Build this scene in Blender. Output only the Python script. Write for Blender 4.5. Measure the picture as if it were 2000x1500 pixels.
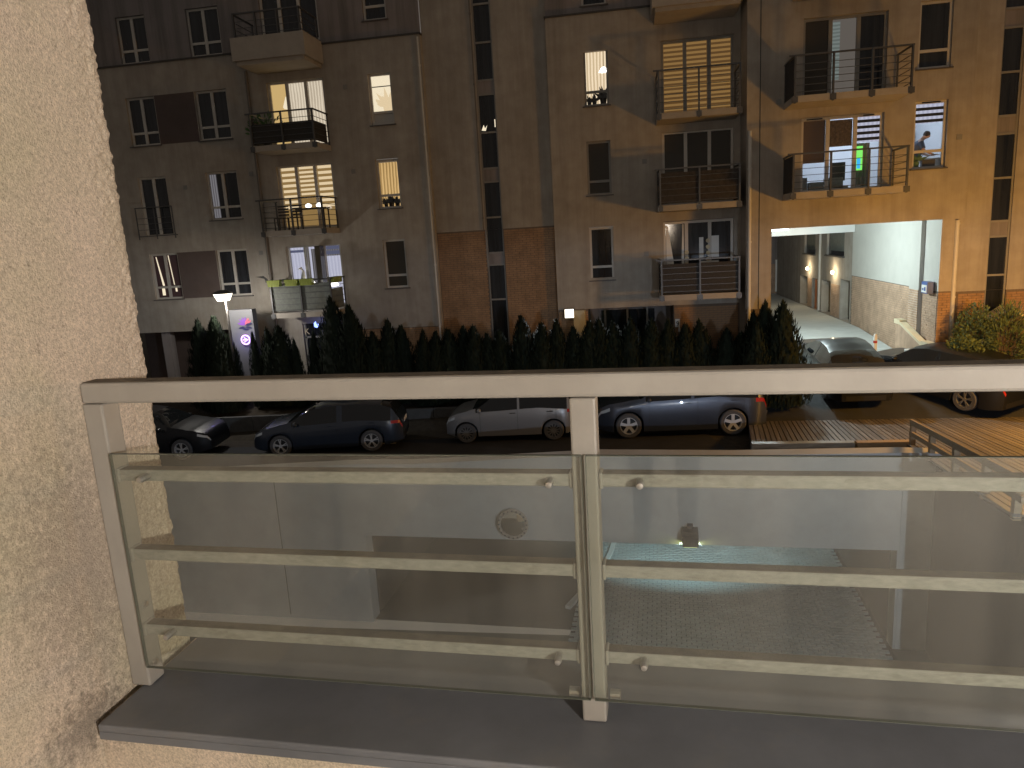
import bpy, bmesh, math, random
from mathutils import Vector, Matrix
random.seed(7)
R = math.radians
for o in list(bpy.data.objects): bpy.data.objects.remove(o)
S = bpy.context.scene
C = S.collection

# ------------------------------------------------------------------ camera, sky, exposure
EYE = Vector((0, 0, 5.8))
PITCH, ROLL, YAW = R(11.35), R(3.41), R(9.62)
fw = Vector((-math.sin(YAW)*math.cos(PITCH), math.cos(YAW)*math.cos(PITCH), -math.sin(PITCH)))
r0 = Vector((math.cos(YAW), math.sin(YAW), 0)); d0 = -r0.cross(fw)
rt = math.cos(ROLL)*r0 + math.sin(ROLL)*d0; dn = -math.sin(ROLL)*r0 + math.cos(ROLL)*d0
cam = bpy.data.objects.new('camera', bpy.data.cameras.new('camera')); C.objects.link(cam)
m = Matrix.Identity(4)
for i in range(3):
    m[i][0] = rt[i]; m[i][1] = -dn[i]; m[i][2] = -fw[i]; m[i][3] = EYE[i]
cam.matrix_world = m
cam.data.sensor_width = 36; cam.data.lens = 25.2
cam.data.clip_start = .05; cam.data.clip_end = 500
S.camera = cam
w = bpy.data.worlds.new('World'); S.world = w; w.use_nodes = True
nt = w.node_tree; nt.nodes.clear()
sky = nt.nodes.new('ShaderNodeTexSky'); sky.sky_type = 'NISHITA'; sky.sun_disc = False
sky.sun_elevation = R(-4); sky.sun_rotation = R(-60)
bg = nt.nodes.new('ShaderNodeBackground'); bg.inputs[1].default_value = .045
wo = nt.nodes.new('ShaderNodeOutputWorld')
glow = nt.nodes.new('ShaderNodeMix'); glow.data_type = 'RGBA'; glow.blend_type = 'ADD'; glow.inputs['Factor'].default_value = 1
glow.inputs['B'].default_value = (2.35, 2.05, 1.78, 1)      # town glow in the night sky
nt.links.new(sky.outputs[0], glow.inputs['A']); nt.links.new(glow.outputs['Result'], bg.inputs[0]); nt.links.new(bg.outputs[0], wo.inputs[0])
S.view_settings.view_transform = 'Standard'; S.view_settings.look = 'None'
S.view_settings.gamma = 1; S.view_settings.exposure = 0.0
S.render.engine = 'CYCLES'
try:
    S.cycles.use_denoising = True; S.cycles.denoiser = 'OPENIMAGEDENOISE'
    S.cycles.max_bounces = 8; S.cycles.transparent_max_bounces = 16
    S.cycles.sample_clamp_indirect = 3.0; S.cycles.use_light_tree = True
    S.cycles.caustics_reflective = False; S.cycles.caustics_refractive = False
except Exception: pass

def lamp(name, kind, loc, power, col, radius=.08, aim=None, spot=100, blend=.6, size=None):
    l = bpy.data.lights.new(name, kind); l.energy = power; l.color = col
    if kind in ('POINT', 'SPOT'): l.shadow_soft_size = radius
    if kind == 'SPOT': l.spot_size = R(spot); l.spot_blend = blend
    if kind == 'AREA': l.shape = 'RECTANGLE'; l.size, l.size_y = size
    o = bpy.data.objects.new(name, l); o.location = loc
    if aim is not None: o.rotation_euler = (Vector(aim)-Vector(loc)).to_track_quat('-Z', 'Y').to_euler()
    C.objects.link(o); return o

# ------------------------------------------------------------------ materials
def newmat(name):
    m = bpy.data.materials.new(name); m.use_nodes = True
    return m, m.node_tree, m.node_tree.nodes['Principled BSDF']
def mat(name, col, rough=.6, metal=0., var=0., vs=3., bump=0., bs=80., spec=.5, coat=0., detail=6, stretch=None, col2=None, dist=.01, dirt=0, dirtscale=1.2, dirtcol=(.05,.045,.035), dpos=(.52,.75), streak=0, tone=None):
    m, t, p = newmat(name)
    p.inputs['Roughness'].default_value = rough; p.inputs['Metallic'].default_value = metal
    p.inputs['Specular IOR Level'].default_value = spec
    if coat: p.inputs['Coat Weight'].default_value = coat; p.inputs['Coat Roughness'].default_value = .04
    p.inputs['Base Color'].default_value = (*col, 1)
    tc = t.nodes.new('ShaderNodeTexCoord'); mp = t.nodes.new('ShaderNodeMapping')
    t.links.new(tc.outputs['Object'], mp.inputs[0])
    if stretch: mp.inputs['Scale'].default_value = stretch
    last = None
    if var or col2:
        n = t.nodes.new('ShaderNodeTexNoise'); n.inputs['Scale'].default_value = vs; n.inputs['Detail'].default_value = detail
        n.inputs['Roughness'].default_value = .65
        t.links.new(mp.outputs[0], n.inputs[0])
        r = t.nodes.new('ShaderNodeValToRGB'); r.color_ramp.elements[0].position = .3; r.color_ramp.elements[1].position = .7
        a = col2 or tuple(c*(1-var) for c in col); b = col if col2 else tuple(min(1, c*(1+var)) for c in col)
        r.color_ramp.elements[0].color = (*a, 1); r.color_ramp.elements[1].color = (*b, 1)
        t.links.new(n.outputs[0], r.inputs[0]); last = r.outputs[0]
        if dirt:
            n2 = t.nodes.new('ShaderNodeTexNoise'); n2.inputs['Scale'].default_value = dirtscale; n2.inputs['Detail'].default_value = 9
            n2.inputs['Roughness'].default_value = .75; t.links.new(mp.outputs[0], n2.inputs[0])
            r2 = t.nodes.new('ShaderNodeValToRGB'); r2.color_ramp.elements[0].position, r2.color_ramp.elements[1].position = dpos
            r2.color_ramp.elements[0].color = (0,0,0,1); r2.color_ramp.elements[1].color = (dirt,dirt,dirt,1)
            t.links.new(n2.outputs[0], r2.inputs[0])
            mx = t.nodes.new('ShaderNodeMix'); mx.data_type = 'RGBA'
            t.links.new(r2.outputs[0], mx.inputs['Factor']); t.links.new(last, mx.inputs['A']); mx.inputs['B'].default_value = (*dirtcol, 1)
            last = mx.outputs['Result']
        if streak:
            m3 = t.nodes.new('ShaderNodeMapping'); m3.inputs['Scale'].default_value = (2.6, 2.6, .14); t.links.new(tc.outputs['Object'], m3.inputs[0])
            n3 = t.nodes.new('ShaderNodeTexNoise'); n3.inputs['Scale'].default_value = 1.; n3.inputs['Detail'].default_value = 8; n3.inputs['Roughness'].default_value = .7; t.links.new(m3.outputs[0], n3.inputs[0])
            r3_ = t.nodes.new('ShaderNodeMapRange'); r3_.inputs[1].default_value = .42; r3_.inputs[2].default_value = .7; r3_.inputs[3].default_value = 0; r3_.inputs[4].default_value = streak; t.links.new(n3.outputs[0], r3_.inputs[0])
            x3 = t.nodes.new('ShaderNodeMix'); x3.data_type = 'RGBA'; t.links.new(r3_.outputs[0], x3.inputs['Factor']); t.links.new(last, x3.inputs['A']); x3.inputs['B'].default_value = (*dirtcol, 1); last = x3.outputs['Result']
        if tone:
            n4 = t.nodes.new('ShaderNodeTexNoise'); n4.inputs['Scale'].default_value = 2.6; n4.inputs['Detail'].default_value = 3; t.links.new(tc.outputs['Object'], n4.inputs[0])
            x4 = t.nodes.new('ShaderNodeMix'); x4.data_type = 'RGBA'; x4.blend_type = 'MULTIPLY'; x4.inputs['Factor'].default_value = 1
            r4 = t.nodes.new('ShaderNodeValToRGB'); r4.color_ramp.elements[0].position = .35; r4.color_ramp.elements[1].position = .65
            r4.color_ramp.elements[0].color = (*tone[0], 1); r4.color_ramp.elements[1].color = (*tone[1], 1)
            t.links.new(n4.outputs[0], r4.inputs[0]); t.links.new(last, x4.inputs['A']); t.links.new(r4.outputs[0], x4.inputs['B']); last = x4.outputs['Result']
        t.links.new(last, p.inputs['Base Color'])
    if bump:
        n = t.nodes.new('ShaderNodeTexNoise'); n.inputs['Scale'].default_value = bs; n.inputs['Detail'].default_value = 4
        t.links.new(mp.outputs[0], n.inputs[0])
        b = t.nodes.new('ShaderNodeBump'); b.inputs['Strength'].default_value = bump; b.inputs['Distance'].default_value = dist
        t.links.new(n.outputs[0], b.inputs['Height']); t.links.new(b.outputs[0], p.inputs['Normal'])
    return m
def emit(name, col, strength=1., col2=None, scale=20., axis='X', dist=2.5):
    m, t, p = newmat(name); t.nodes.remove(p)
    e = t.nodes.new('ShaderNodeEmission'); e.inputs[0].default_value = (*col, 1); e.inputs[1].default_value = strength
    t.links.new(e.outputs[0], t.nodes['Material Output'].inputs[0])
    if col2:
        tc = t.nodes.new('ShaderNodeTexCoord'); wv = t.nodes.new('ShaderNodeTexWave'); wv.bands_direction = axis
        wv.inputs['Scale'].default_value = scale; wv.inputs['Distortion'].default_value = dist; wv.inputs['Detail'].default_value = 3
        wv.inputs['Detail Scale'].default_value = .6
        t.links.new(tc.outputs['Object'], wv.inputs[0])
        mx = t.nodes.new('ShaderNodeMix'); mx.data_type = 'RGBA'
        t.links.new(wv.outputs[1], mx.inputs['Factor']); mx.inputs['A'].default_value = (*col2, 1); mx.inputs['B'].default_value = (*col, 1)
        t.links.new(mx.outputs['Result'], e.inputs[0])
    return m
def pane_mat(name, tint=(1,1,1), milk=0., milkcol=(.8,.78,.72), gloss=1.):
    m, t, p = newmat(name); t.nodes.remove(p); out = t.nodes['Material Output']
    tr = t.nodes.new('ShaderNodeBsdfTransparent'); tr.inputs[0].default_value = (*tint, 1)
    gl = t.nodes.new('ShaderNodeBsdfGlossy'); gl.inputs['Roughness'].default_value = .02 if not milk else .04
    fr = t.nodes.new('ShaderNodeFresnel'); ge = t.nodes.new('ShaderNodeNewGeometry')
    ir = t.nodes.new('ShaderNodeMapRange'); ir.inputs[3].default_value = 1.5; ir.inputs[4].default_value = 1/1.5
    t.links.new(ge.outputs['Backfacing'], ir.inputs[0]); t.links.new(ir.outputs[0], fr.inputs[0])
    mu = t.nodes.new('ShaderNodeMath'); mu.operation = 'MULTIPLY'; mu.inputs[1].default_value = gloss
    t.links.new(fr.outputs[0], mu.inputs[0])
    mx = t.nodes.new('ShaderNodeMixShader'); t.links.new(mu.outputs[0], mx.inputs[0])
    base = tr.outputs[0]
    if milk:
        df = t.nodes.new('ShaderNodeBsdfDiffuse'); df.inputs[0].default_value = (*milkcol, 1)
        m2 = t.nodes.new('ShaderNodeMixShader')
        tc = t.nodes.new('ShaderNodeTexCoord'); mp = t.nodes.new('ShaderNodeMapping'); mp.inputs['Scale'].default_value = (3.2, 1, .3)
        t.links.new(tc.outputs['Object'], mp.inputs[0])
        n = t.nodes.new('ShaderNodeTexNoise'); n.inputs['Scale'].default_value = 2.2; n.inputs['Detail'].default_value = 7
        t.links.new(mp.outputs[0], n.inputs[0])
        r = t.nodes.new('ShaderNodeMapRange'); r.inputs[1].default_value = .3; r.inputs[2].default_value = .7
        r.inputs[3].default_value = milk*.6; r.inputs[4].default_value = milk*1.5
        t.links.new(n.outputs[0], r.inputs[0]); t.links.new(r.outputs[0], m2.inputs[0])
        t.links.new(base, m2.inputs[1]); t.links.new(df.outputs[0], m2.inputs[2]); base = m2.outputs[0]
    t.links.new(base, mx.inputs[1]); t.links.new(gl.outputs[0], mx.inputs[2]); t.links.new(mx.outputs[0], out.inputs[0])
    return m
M = {}
M['near_stucco'] = mat('near_stucco', (.62,.55,.455), .92, var=.34, vs=150, bump=.9, bs=240, dist=.004, dirt=.8, dirtscale=60, dirtcol=(.1,.08,.06), dpos=(.6,.7), detail=5, tone=((1.,.93,.9),(.86,.84,.74)), streak=.12)
def add_stain(m, centre, rad, col, amt, squash):
    t = m.node_tree; p = t.nodes['Principled BSDF']; src = p.inputs['Base Color'].links[0].from_socket
    tc = t.nodes.new('ShaderNodeTexCoord'); mp = t.nodes.new('ShaderNodeMapping'); mp.vector_type = 'POINT'
    mp.inputs['Location'].default_value = [-c_*q for c_, q in zip(centre, squash)]; mp.inputs['Scale'].default_value = squash
    t.links.new(tc.outputs['Object'], mp.inputs[0])
    ln = t.nodes.new('ShaderNodeVectorMath'); ln.operation = 'LENGTH'; t.links.new(mp.outputs[0], ln.inputs[0])
    mr = t.nodes.new('ShaderNodeMapRange'); mr.inputs[1].default_value = rad; mr.inputs[2].default_value = 0.; t.links.new(ln.outputs['Value'], mr.inputs[0])
    n = t.nodes.new('ShaderNodeTexNoise'); n.inputs['Scale'].default_value = 42; n.inputs['Detail'].default_value = 9; n.inputs['Roughness'].default_value = .8; t.links.new(tc.outputs['Object'], n.inputs[0])
    a = t.nodes.new('ShaderNodeMath'); a.operation = 'MULTIPLY_ADD'; t.links.new(mr.outputs[0], a.inputs[0]); a.inputs[1].default_value = .42; t.links.new(n.outputs[0], a.inputs[2])
    r = t.nodes.new('ShaderNodeMapRange'); r.inputs[1].default_value = .66; r.inputs[2].default_value = .84; r.inputs[4].default_value = amt; t.links.new(a.outputs[0], r.inputs[0])
    x = t.nodes.new('ShaderNodeMix'); x.data_type = 'RGBA'; t.links.new(r.outputs[0], x.inputs['Factor']); t.links.new(src, x.inputs['A']); x.inputs['B'].default_value = (*col, 1)
    t.links.new(x.outputs['Result'], p.inputs['Base Color'])
add_stain(M['near_stucco'], (-1.43,1.34,-1.13), .17, (.12,.1,.08), .6, (1,.7,1))
add_stain(M['near_stucco'], (-1.43,1.42,-.72), .55, (.17,.14,.105), .45, (1,1.3,.8))
M['rail_paint'] = mat('rail_paint', (.34,.32,.29), .4, var=.07, vs=6, dirt=.85, dirtscale=38, dirtcol=(.1,.07,.045), dpos=(.66,.72), bump=.2, bs=60, dist=.002, tone=((1,1,1),(.86,.85,.84)), streak=.15)
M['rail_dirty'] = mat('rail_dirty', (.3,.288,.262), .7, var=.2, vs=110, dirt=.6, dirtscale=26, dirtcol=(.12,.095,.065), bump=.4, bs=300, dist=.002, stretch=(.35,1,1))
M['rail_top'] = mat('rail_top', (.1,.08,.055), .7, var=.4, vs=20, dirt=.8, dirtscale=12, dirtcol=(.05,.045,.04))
M['ledge'] = mat('ledge', (.15,.156,.17), .38, var=.14, vs=4, dirt=.45, dirtscale=7, dirtcol=(.19,.18,.165), dpos=(.54,.7), tone=((1,1,1),(.8,.8,.8)), bump=.1, bs=9)
M['glass_rail'] = pane_mat('glass_rail', (.93,.95,.92), milk=.045, milkcol=(.7,.64,.56))
M['glass_edge'] = mat('glass_edge', (.1,.11,.09), .2)
M['steel'] = mat('steel', (.5,.48,.45), .35, metal=.8)
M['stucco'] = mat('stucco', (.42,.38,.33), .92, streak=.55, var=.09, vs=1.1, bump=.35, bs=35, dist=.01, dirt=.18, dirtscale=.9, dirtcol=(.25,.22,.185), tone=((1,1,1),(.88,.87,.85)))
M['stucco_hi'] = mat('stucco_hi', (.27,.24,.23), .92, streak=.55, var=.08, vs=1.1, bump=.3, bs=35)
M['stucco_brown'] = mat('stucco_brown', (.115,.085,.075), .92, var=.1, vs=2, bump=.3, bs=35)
M['stucco_bright'] = mat('stucco_bright', (.5,.49,.45), .92, var=.06, vs=1.5, bump=.35, bs=30, dirt=.15, dirtscale=1.5, dirtcol=(.4,.38,.34))
M['trim_dark'] = mat('trim_dark', (.06,.055,.05), .6)
M['mortar'] = mat('mortar', (.17,.13,.1), .95, var=.15, vs=20)
M['mortar_pale'] = mat('mortar_pale', (.13,.11,.09), .95, var=.15, vs=20)
M['brick'] = mat('brick', (.33,.2,.11), .88, var=.28, vs=2.7, bump=.4, bs=60, dist=.004)
M['brick_pale'] = mat('brick_pale', (.42,.29,.2), .88, var=.25, vs=2.5, bump=.4, bs=60, dist=.004)
M['pvc'] = mat('pvc', (.55,.52,.47), .45, var=.05, vs=3)
M['pvc_dark'] = mat('pvc_dark', (.25,.24,.22), .5)
M['sill'] = mat('sill', (.1,.09,.085), .5)
M['pane_dark'] = mat('pane_dark', (.02,.022,.026), .06, spec=.6, var=.7, vs=.8, stretch=(6,1,.4))
M['pane_brown'] = mat('pane_brown', (.05,.042,.03), .12)
M['pane_purple'] = mat('pane_purple', (.09,.05,.055), .15)
M['pane_clear'] = pane_mat('pane_clear')
M['slab'] = mat('slab', (.4,.36,.31), .9, var=.1, vs=3, bump=.2, bs=40)
M['soffit'] = mat('soffit', (.5,.46,.39), .9, var=.08, vs=2)
M['grey_metal'] = mat('grey_metal', (.1,.1,.1), .45, metal=.4)
M['dark_screen'] = mat('dark_screen', (.035,.032,.03), .8, var=.3, vs=30)
M['screen_brown'] = mat('screen_brown', (.045,.038,.034), .85, var=.4, vs=9)
M['screen_grey'] = mat('screen_grey', (.16,.17,.15), .8, var=.2, vs=8)
M['white'] = mat('white', (.75,.75,.72), .5)
M['black'] = mat('black', (.012,.012,.012), .5)
M['asphalt'] = mat('asphalt', (.022,.023,.026), .85, var=.25, vs=2.2, bump=.5, bs=90, dist=.006)
M['asphalt_grey'] = mat('asphalt_grey', (.075,.07,.066), .85, var=.2, vs=3, bump=.4, bs=90)
M['paint_mark'] = mat('paint_mark', (.5,.5,.47), .8, var=.3, vs=18)
M['concrete'] = mat('concrete', (.44,.43,.41), .85, var=.12, vs=.9, bump=.25, bs=25, dirt=.25, dirtscale=.8, dirtcol=(.33,.31,.29))
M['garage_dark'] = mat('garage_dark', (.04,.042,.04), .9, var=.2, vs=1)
M['yard_floor'] = mat('yard_floor', (.045,.05,.042), .85, var=.25, vs=2, bump=.3, bs=40)
M['drive'] = mat('drive', (.5,.53,.52), .8, var=.15, vs=1.5, bump=.2, bs=40, stretch=(1,6,1))
M['soil'] = mat('soil', (.04,.032,.022), .95, var=.4, vs=6, bump=.6, bs=30)
M['cream'] = mat('cream', (.66,.58,.4), .8, var=.08, vs=4)
M['thuja'] = mat('thuja', (.011,.017,.009), .75, var=.5, vs=7, spec=.2)
M['thuja_core'] = mat('thuja_core', (.012,.018,.009), .95)
M['bush'] = mat('bush', (.09,.12,.05), .7, var=.5, vs=9, spec=.25)
M['bark'] = mat('bark', (.06,.045,.03), .9, var=.3, vs=20)
M['plank'] = mat('plank', (.16,.145,.14), .42, col2=(.085,.074,.07), vs=3, stretch=(12,.8,1), bump=.4, bs=20, detail=8)
M['plank_b'] = mat('plank_b', (.14,.125,.12), .42, col2=(.075,.065,.062), vs=3.5, stretch=(12,.8,1), bump=.4, bs=20, detail=8)
M['plank_c'] = mat('plank_c', (.19,.17,.16), .45, col2=(.105,.09,.085), vs=2.5, stretch=(12,.8,1), bump=.4, bs=20, detail=8)
M['fascia'] = mat('fascia', (.4,.42,.44), .45, col2=(.2,.2,.2), vs=3, stretch=(.6,1,5), metal=.2, bump=.2, bs=15)
M['wood_dark'] = mat('wood_dark', (.05,.034,.024), .8, col2=(.025,.018,.013), vs=4, stretch=(6,6,.6), bump=.3, bs=20)
M['wood_rail'] = mat('wood_rail', (.36,.27,.16), .7, col2=(.22,.16,.1), vs=5, stretch=(1,8,8), bump=.3, bs=20)
M['paver'] = mat('paver', (.2,.235,.235), .75, var=.2, vs=2, bump=.3, bs=50)
M['paver_joint'] = mat('paver_joint', (.015,.018,.017), .9)
# glow: lamps, plus room light painted as emission into curtains, blinds, walls, furnishings
M['lit_cream'] = emit('lit_cream', (1.,.82,.58), 1.0, (.62,.46,.27), 3, 'X', 1.5)  # second colour of the curtain glows paints fold shading as stripes
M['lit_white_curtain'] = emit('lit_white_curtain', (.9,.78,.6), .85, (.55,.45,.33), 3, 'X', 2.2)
M['lit_yellow'] = emit('lit_yellow', (1.,.68,.27), .62)
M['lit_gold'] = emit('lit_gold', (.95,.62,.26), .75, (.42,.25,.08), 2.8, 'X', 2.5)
M['lit_pale'] = emit('lit_pale', (1.,.86,.62), .95)
M['lit_amber'] = emit('lit_amber', (1.,.78,.48), .8)
M['lit_amber_dim'] = emit('lit_amber_dim', (.55,.34,.12), .5)
M['lit_orange_a'] = emit('lit_orange_a', (.62,.35,.11), .4)
M['lit_orange_b'] = emit('lit_orange_b', (.2,.1,.03), .5)
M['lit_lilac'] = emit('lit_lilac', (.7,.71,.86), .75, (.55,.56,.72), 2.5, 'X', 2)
M['lit_blueband'] = emit('lit_blueband', (.11,.12,.2), .8)
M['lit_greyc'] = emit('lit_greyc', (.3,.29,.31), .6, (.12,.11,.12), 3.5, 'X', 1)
M['lit_plant'] = emit('lit_plant', (1.,.8,.45), .9)
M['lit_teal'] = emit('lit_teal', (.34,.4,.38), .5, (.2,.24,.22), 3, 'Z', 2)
M['glow_white'] = emit('glow_white', (1.,.9,.72), 4)
M['glow_warm'] = emit('glow_warm', (1.,.86,.62), 6)
M['glow_pendant'] = emit('glow_pendant', (1.,.96,.9), 4)
M['glow_sodium'] = emit('glow_sodium', (1.,.55,.12), 12)
M['glow_green'] = emit('glow_green', (.25,.95,.16), 1.)
M['glow_cyan'] = emit('glow_cyan', (.05,.5,.95), 1.)
M['glow_cool'] = emit('glow_cool', (.8,.95,1.), 6)
M['glow_neon'] = emit('glow_neon', (.75,.45,1.), 3)
M['glow_blue'] = emit('glow_blue', (.25,.35,1.), 3)
M['glow_lemon'] = emit('glow_lemon', (.75,.85,.3), 1.6)
M['door_glow'] = emit('door_glow', (1.,.74,.48), .9)
M['room_white'] = mat('room_white', (.75,.77,.8), .9)
M['skin'] = mat('skin', (.5,.32,.24), .6)
M['shirt'] = mat('shirt', (.1,.12,.17), .9)
M['hair'] = mat('hair', (.03,.02,.015), .7)
M['lime'] = mat('lime', (.3,.35,.06), .5, var=.15, vs=30)
M['leafgreen'] = mat('leafgreen', (.08,.16,.05), .7)
M['plaid'] = mat('plaid', (.12,.09,.06), .9, var=.5, vs=14)
M['totem'] = mat('totem', (.17,.17,.18), .5, var=.05, vs=3)
M['petal_p'] = mat('petal_p', (.22,.08,.4), .5); M['petal_r'] = mat('petal_r', (.6,.12,.18), .5); M['petal_b'] = mat('petal_b', (.03,.03,.09), .5)
M['sign_blue'] = mat('sign_blue', (.05,.1,.3), .5); M['red'] = mat('red', (.5,.05,.04), .5)
M['mirror'] = mat('mirror', (.7,.72,.68), .06, metal=1.)
M['pipe'] = mat('pipe', (.62,.6,.55), .5, var=.05, vs=4); M['pipe_dark'] = mat('pipe_dark', (.16,.14,.12), .5)
M['tyre'] = mat('tyre', (.07,.07,.075), .6); M['rim'] = mat('rim', (.7,.72,.75), .35, metal=.5); M['rim_dark'] = mat('rim_dark', (.02,.02,.022), .5)
M['hub_grey'] = mat('hub_grey', (.16,.16,.16), .5, metal=.3)
M['car_glass'] = mat('car_glass', (.012,.014,.016), .04, spec=.7)
M['car_black'] = mat('car_black', (.008,.009,.012), .38, coat=.12, spec=.3); M['car_navy'] = mat('car_navy', (.025,.035,.055), .3, metal=.3, coat=1.)
M['car_blue'] = mat('car_blue', (.055,.066,.092), .35, metal=.5, coat=1.); M['car_silver'] = mat('car_silver', (.25,.25,.26), .36, metal=.35, coat=1.)
M['trim'] = mat('trim', (.015,.015,.016), .5); M['head_lens'] = mat('head_lens', (.55,.6,.65), .1, metal=.3, coat=1.)
M['tail_lens'] = mat('tail_lens', (.35,.015,.012), .15, coat=1.); M['plate'] = mat('plate', (.7,.7,.68), .5)
M['chrome'] = mat('chrome', (.7,.7,.72), .15, metal=1.)

# ------------------------------------------------------------------ mesh helpers
class MB:
    def __init__(s): s.v = []; s.f = []; s.mi = []; s.cur = 0
    def face(s, pts):
        n = len(s.v); s.v += [tuple(p) for p in pts]; s.f.append(tuple(range(n, n+len(pts)))); s.mi.append(s.cur)
    def idx(s, verts, faces):
        n = len(s.v); s.v += [tuple(p) for p in verts]
        for f in faces: s.f.append(tuple(n+i for i in f)); s.mi.append(s.cur)
    def box(s, x0, x1, y0, y1, z0, z1, M4=None):
        v = [(x, y, z) for z in (z0, z1) for y in (y0, y1) for x in (x0, x1)]
        if M4 is not None: v = [M4 @ Vector(p) for p in v]
        s.idx(v, [(0,2,3,1),(4,5,7,6),(0,1,5,4),(2,6,7,3),(0,4,6,2),(1,3,7,5)]); return s
    def bar(s, a, b, w, h=None, up=(0,0,1)):
        a, b = Vector(a), Vector(b); h = h or w; d = (b-a).normalized(); u = Vector(up)
        if abs(d.dot(u)) > .98: u = Vector((0,1,0))
        x = d.cross(u).normalized(); z = x.cross(d)
        v = [p + x*sx*w/2 + z*sz*h/2 for p in (a, b) for sz in (-1, 1) for sx in (-1, 1)]
        s.idx(v, [(0,1,3,2),(4,6,7,5),(0,4,5,1),(2,3,7,6),(0,2,6,4),(1,5,7,3)]); return s
    def tube(s, pts, r, n=8, cap=True):
        pts = [Vector(p) for p in pts]; rs = r if isinstance(r, (list, tuple)) else [r]*len(pts); rings = []
        for i, p in enumerate(pts):
            d = (pts[min(i+1, len(pts)-1)] - pts[max(i-1, 0)]).normalized(); u = Vector((0,0,1)) if abs(d.z) < .95 else Vector((0,1,0))
            x = d.cross(u).normalized(); y = x.cross(d)
            rings.append([p + (x*math.cos(2*math.pi*k/n) + y*math.sin(2*math.pi*k/n))*rs[i] for k in range(n)])
        vs = [q for rr in rings for q in rr]; fs = []
        for i in range(len(pts)-1):
            for k in range(n): fs.append((i*n+k, i*n+(k+1) % n, (i+1)*n+(k+1) % n, (i+1)*n+k))
        if cap: fs += [tuple(range(n-1, -1, -1)), tuple(range((len(pts)-1)*n, len(pts)*n))]
        s.idx(vs, fs); return s
    def lathe(s, prof, n=24, axis='z', c=(0,0,0)):
        vs = []; fs = []
        for (r, h) in prof:
            for k in range(n):
                a = 2*math.pi*k/n; x, y = r*math.cos(a), r*math.sin(a)
                p = (x, y, h) if axis == 'z' else ((x, h, y) if axis == 'y' else (h, x, y))
                vs.append((p[0]+c[0], p[1]+c[1], p[2]+c[2]))
        for i in range(len(prof)-1):
            for k in range(n): fs.append((i*n+k, i*n+(k+1) % n, (i+1)*n+(k+1) % n, (i+1)*n+k))
        s.idx(vs, fs); return s
    def prism(s, poly, a, b, axis='y'):
        f = (lambda p, t: (p[0], t, p[1])) if axis == 'y' else ((lambda p, t: (t, p[0], p[1])) if axis == 'x' else (lambda p, t: (p[0], p[1], t)))
        n = len(poly); v = [f(p, a) for p in poly] + [f(p, b) for p in poly]
        s.idx(v, [tuple(range(n)), tuple(range(2*n-1, n-1, -1))] + [(i, (i+1) % n, n+(i+1) % n, n+i) for i in range(n)]); return s
    def mesh(s, name, off=(0,0,0), smooth=None):
        me = bpy.data.meshes.new(name)
        me.from_pydata([(x-off[0], y-off[1], z-off[2]) for x, y, z in s.v], [], s.f); me.update()
        if any(s.mi): me.polygons.foreach_set('material_index', s.mi)
        if smooth is not None:
            bm = bmesh.new(); bm.from_mesh(me); bmesh.ops.remove_doubles(bm, verts=bm.verts, dist=1e-5)
            bmesh.ops.recalc_face_normals(bm, faces=bm.faces)
            for f in bm.faces: f.smooth = True
            for e in bm.edges:
                if len(e.link_faces) == 2 and e.calc_face_angle(0) > R(smooth): e.smooth = False
            bm.to_mesh(me); bm.free()
        return me
def rootloc(o):
    p = Vector((0,0,0))
    while o is not None: p += o.location; o = o.parent
    return p
def obj(name, mb, mt, parent=None, world=True, smooth=None, bevel=0., kind=None):
    if isinstance(mb, MB):
        off = rootloc(parent) if (world and parent is not None) else (0,0,0)
        me = mb.mesh(name, off, smooth)
    else: me = mb
    if mt is not None and not me.materials:
        for q in (mt if isinstance(mt, (list, tuple)) else [mt]): me.materials.append(M[q] if isinstance(q, str) else q)
    o = bpy.data.objects.new(name, me); C.objects.link(o)
    if parent is not None: o.parent = parent
    if bevel:
        b = o.modifiers.new('bevel', 'BEVEL'); b.width = bevel; b.segments = 2; b.limit_method = 'ANGLE'; b.angle_limit = R(50)
    if kind: o['kind'] = kind
    return o
def thing(name, label, cat, loc=(0,0,0), rz=0., group=None):
    o = bpy.data.objects.new(name, None); C.objects.link(o); o.empty_display_size = .1
    o.location = loc; o.rotation_euler = (0,0,rz); o['label'] = label; o['category'] = cat
    if group: o['group'] = group
    return o
def tag(o, label, cat, group=None):
    o['label'] = label; o['category'] = cat
    if group: o['group'] = group
    return o
def copy_tree(root, loc, rz=0., scale=None, label=None):
    r = root.copy(); C.objects.link(r); r.location = loc; r.rotation_euler = (0,0,rz)
    if scale: r.scale = scale
    if label: r['label'] = label
    for ch in list(root.children):
        c = ch.copy(); C.objects.link(c); c.parent = r
        for g in ch.children:
            d = g.copy(); C.objects.link(d); d.parent = c
    return r
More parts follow.
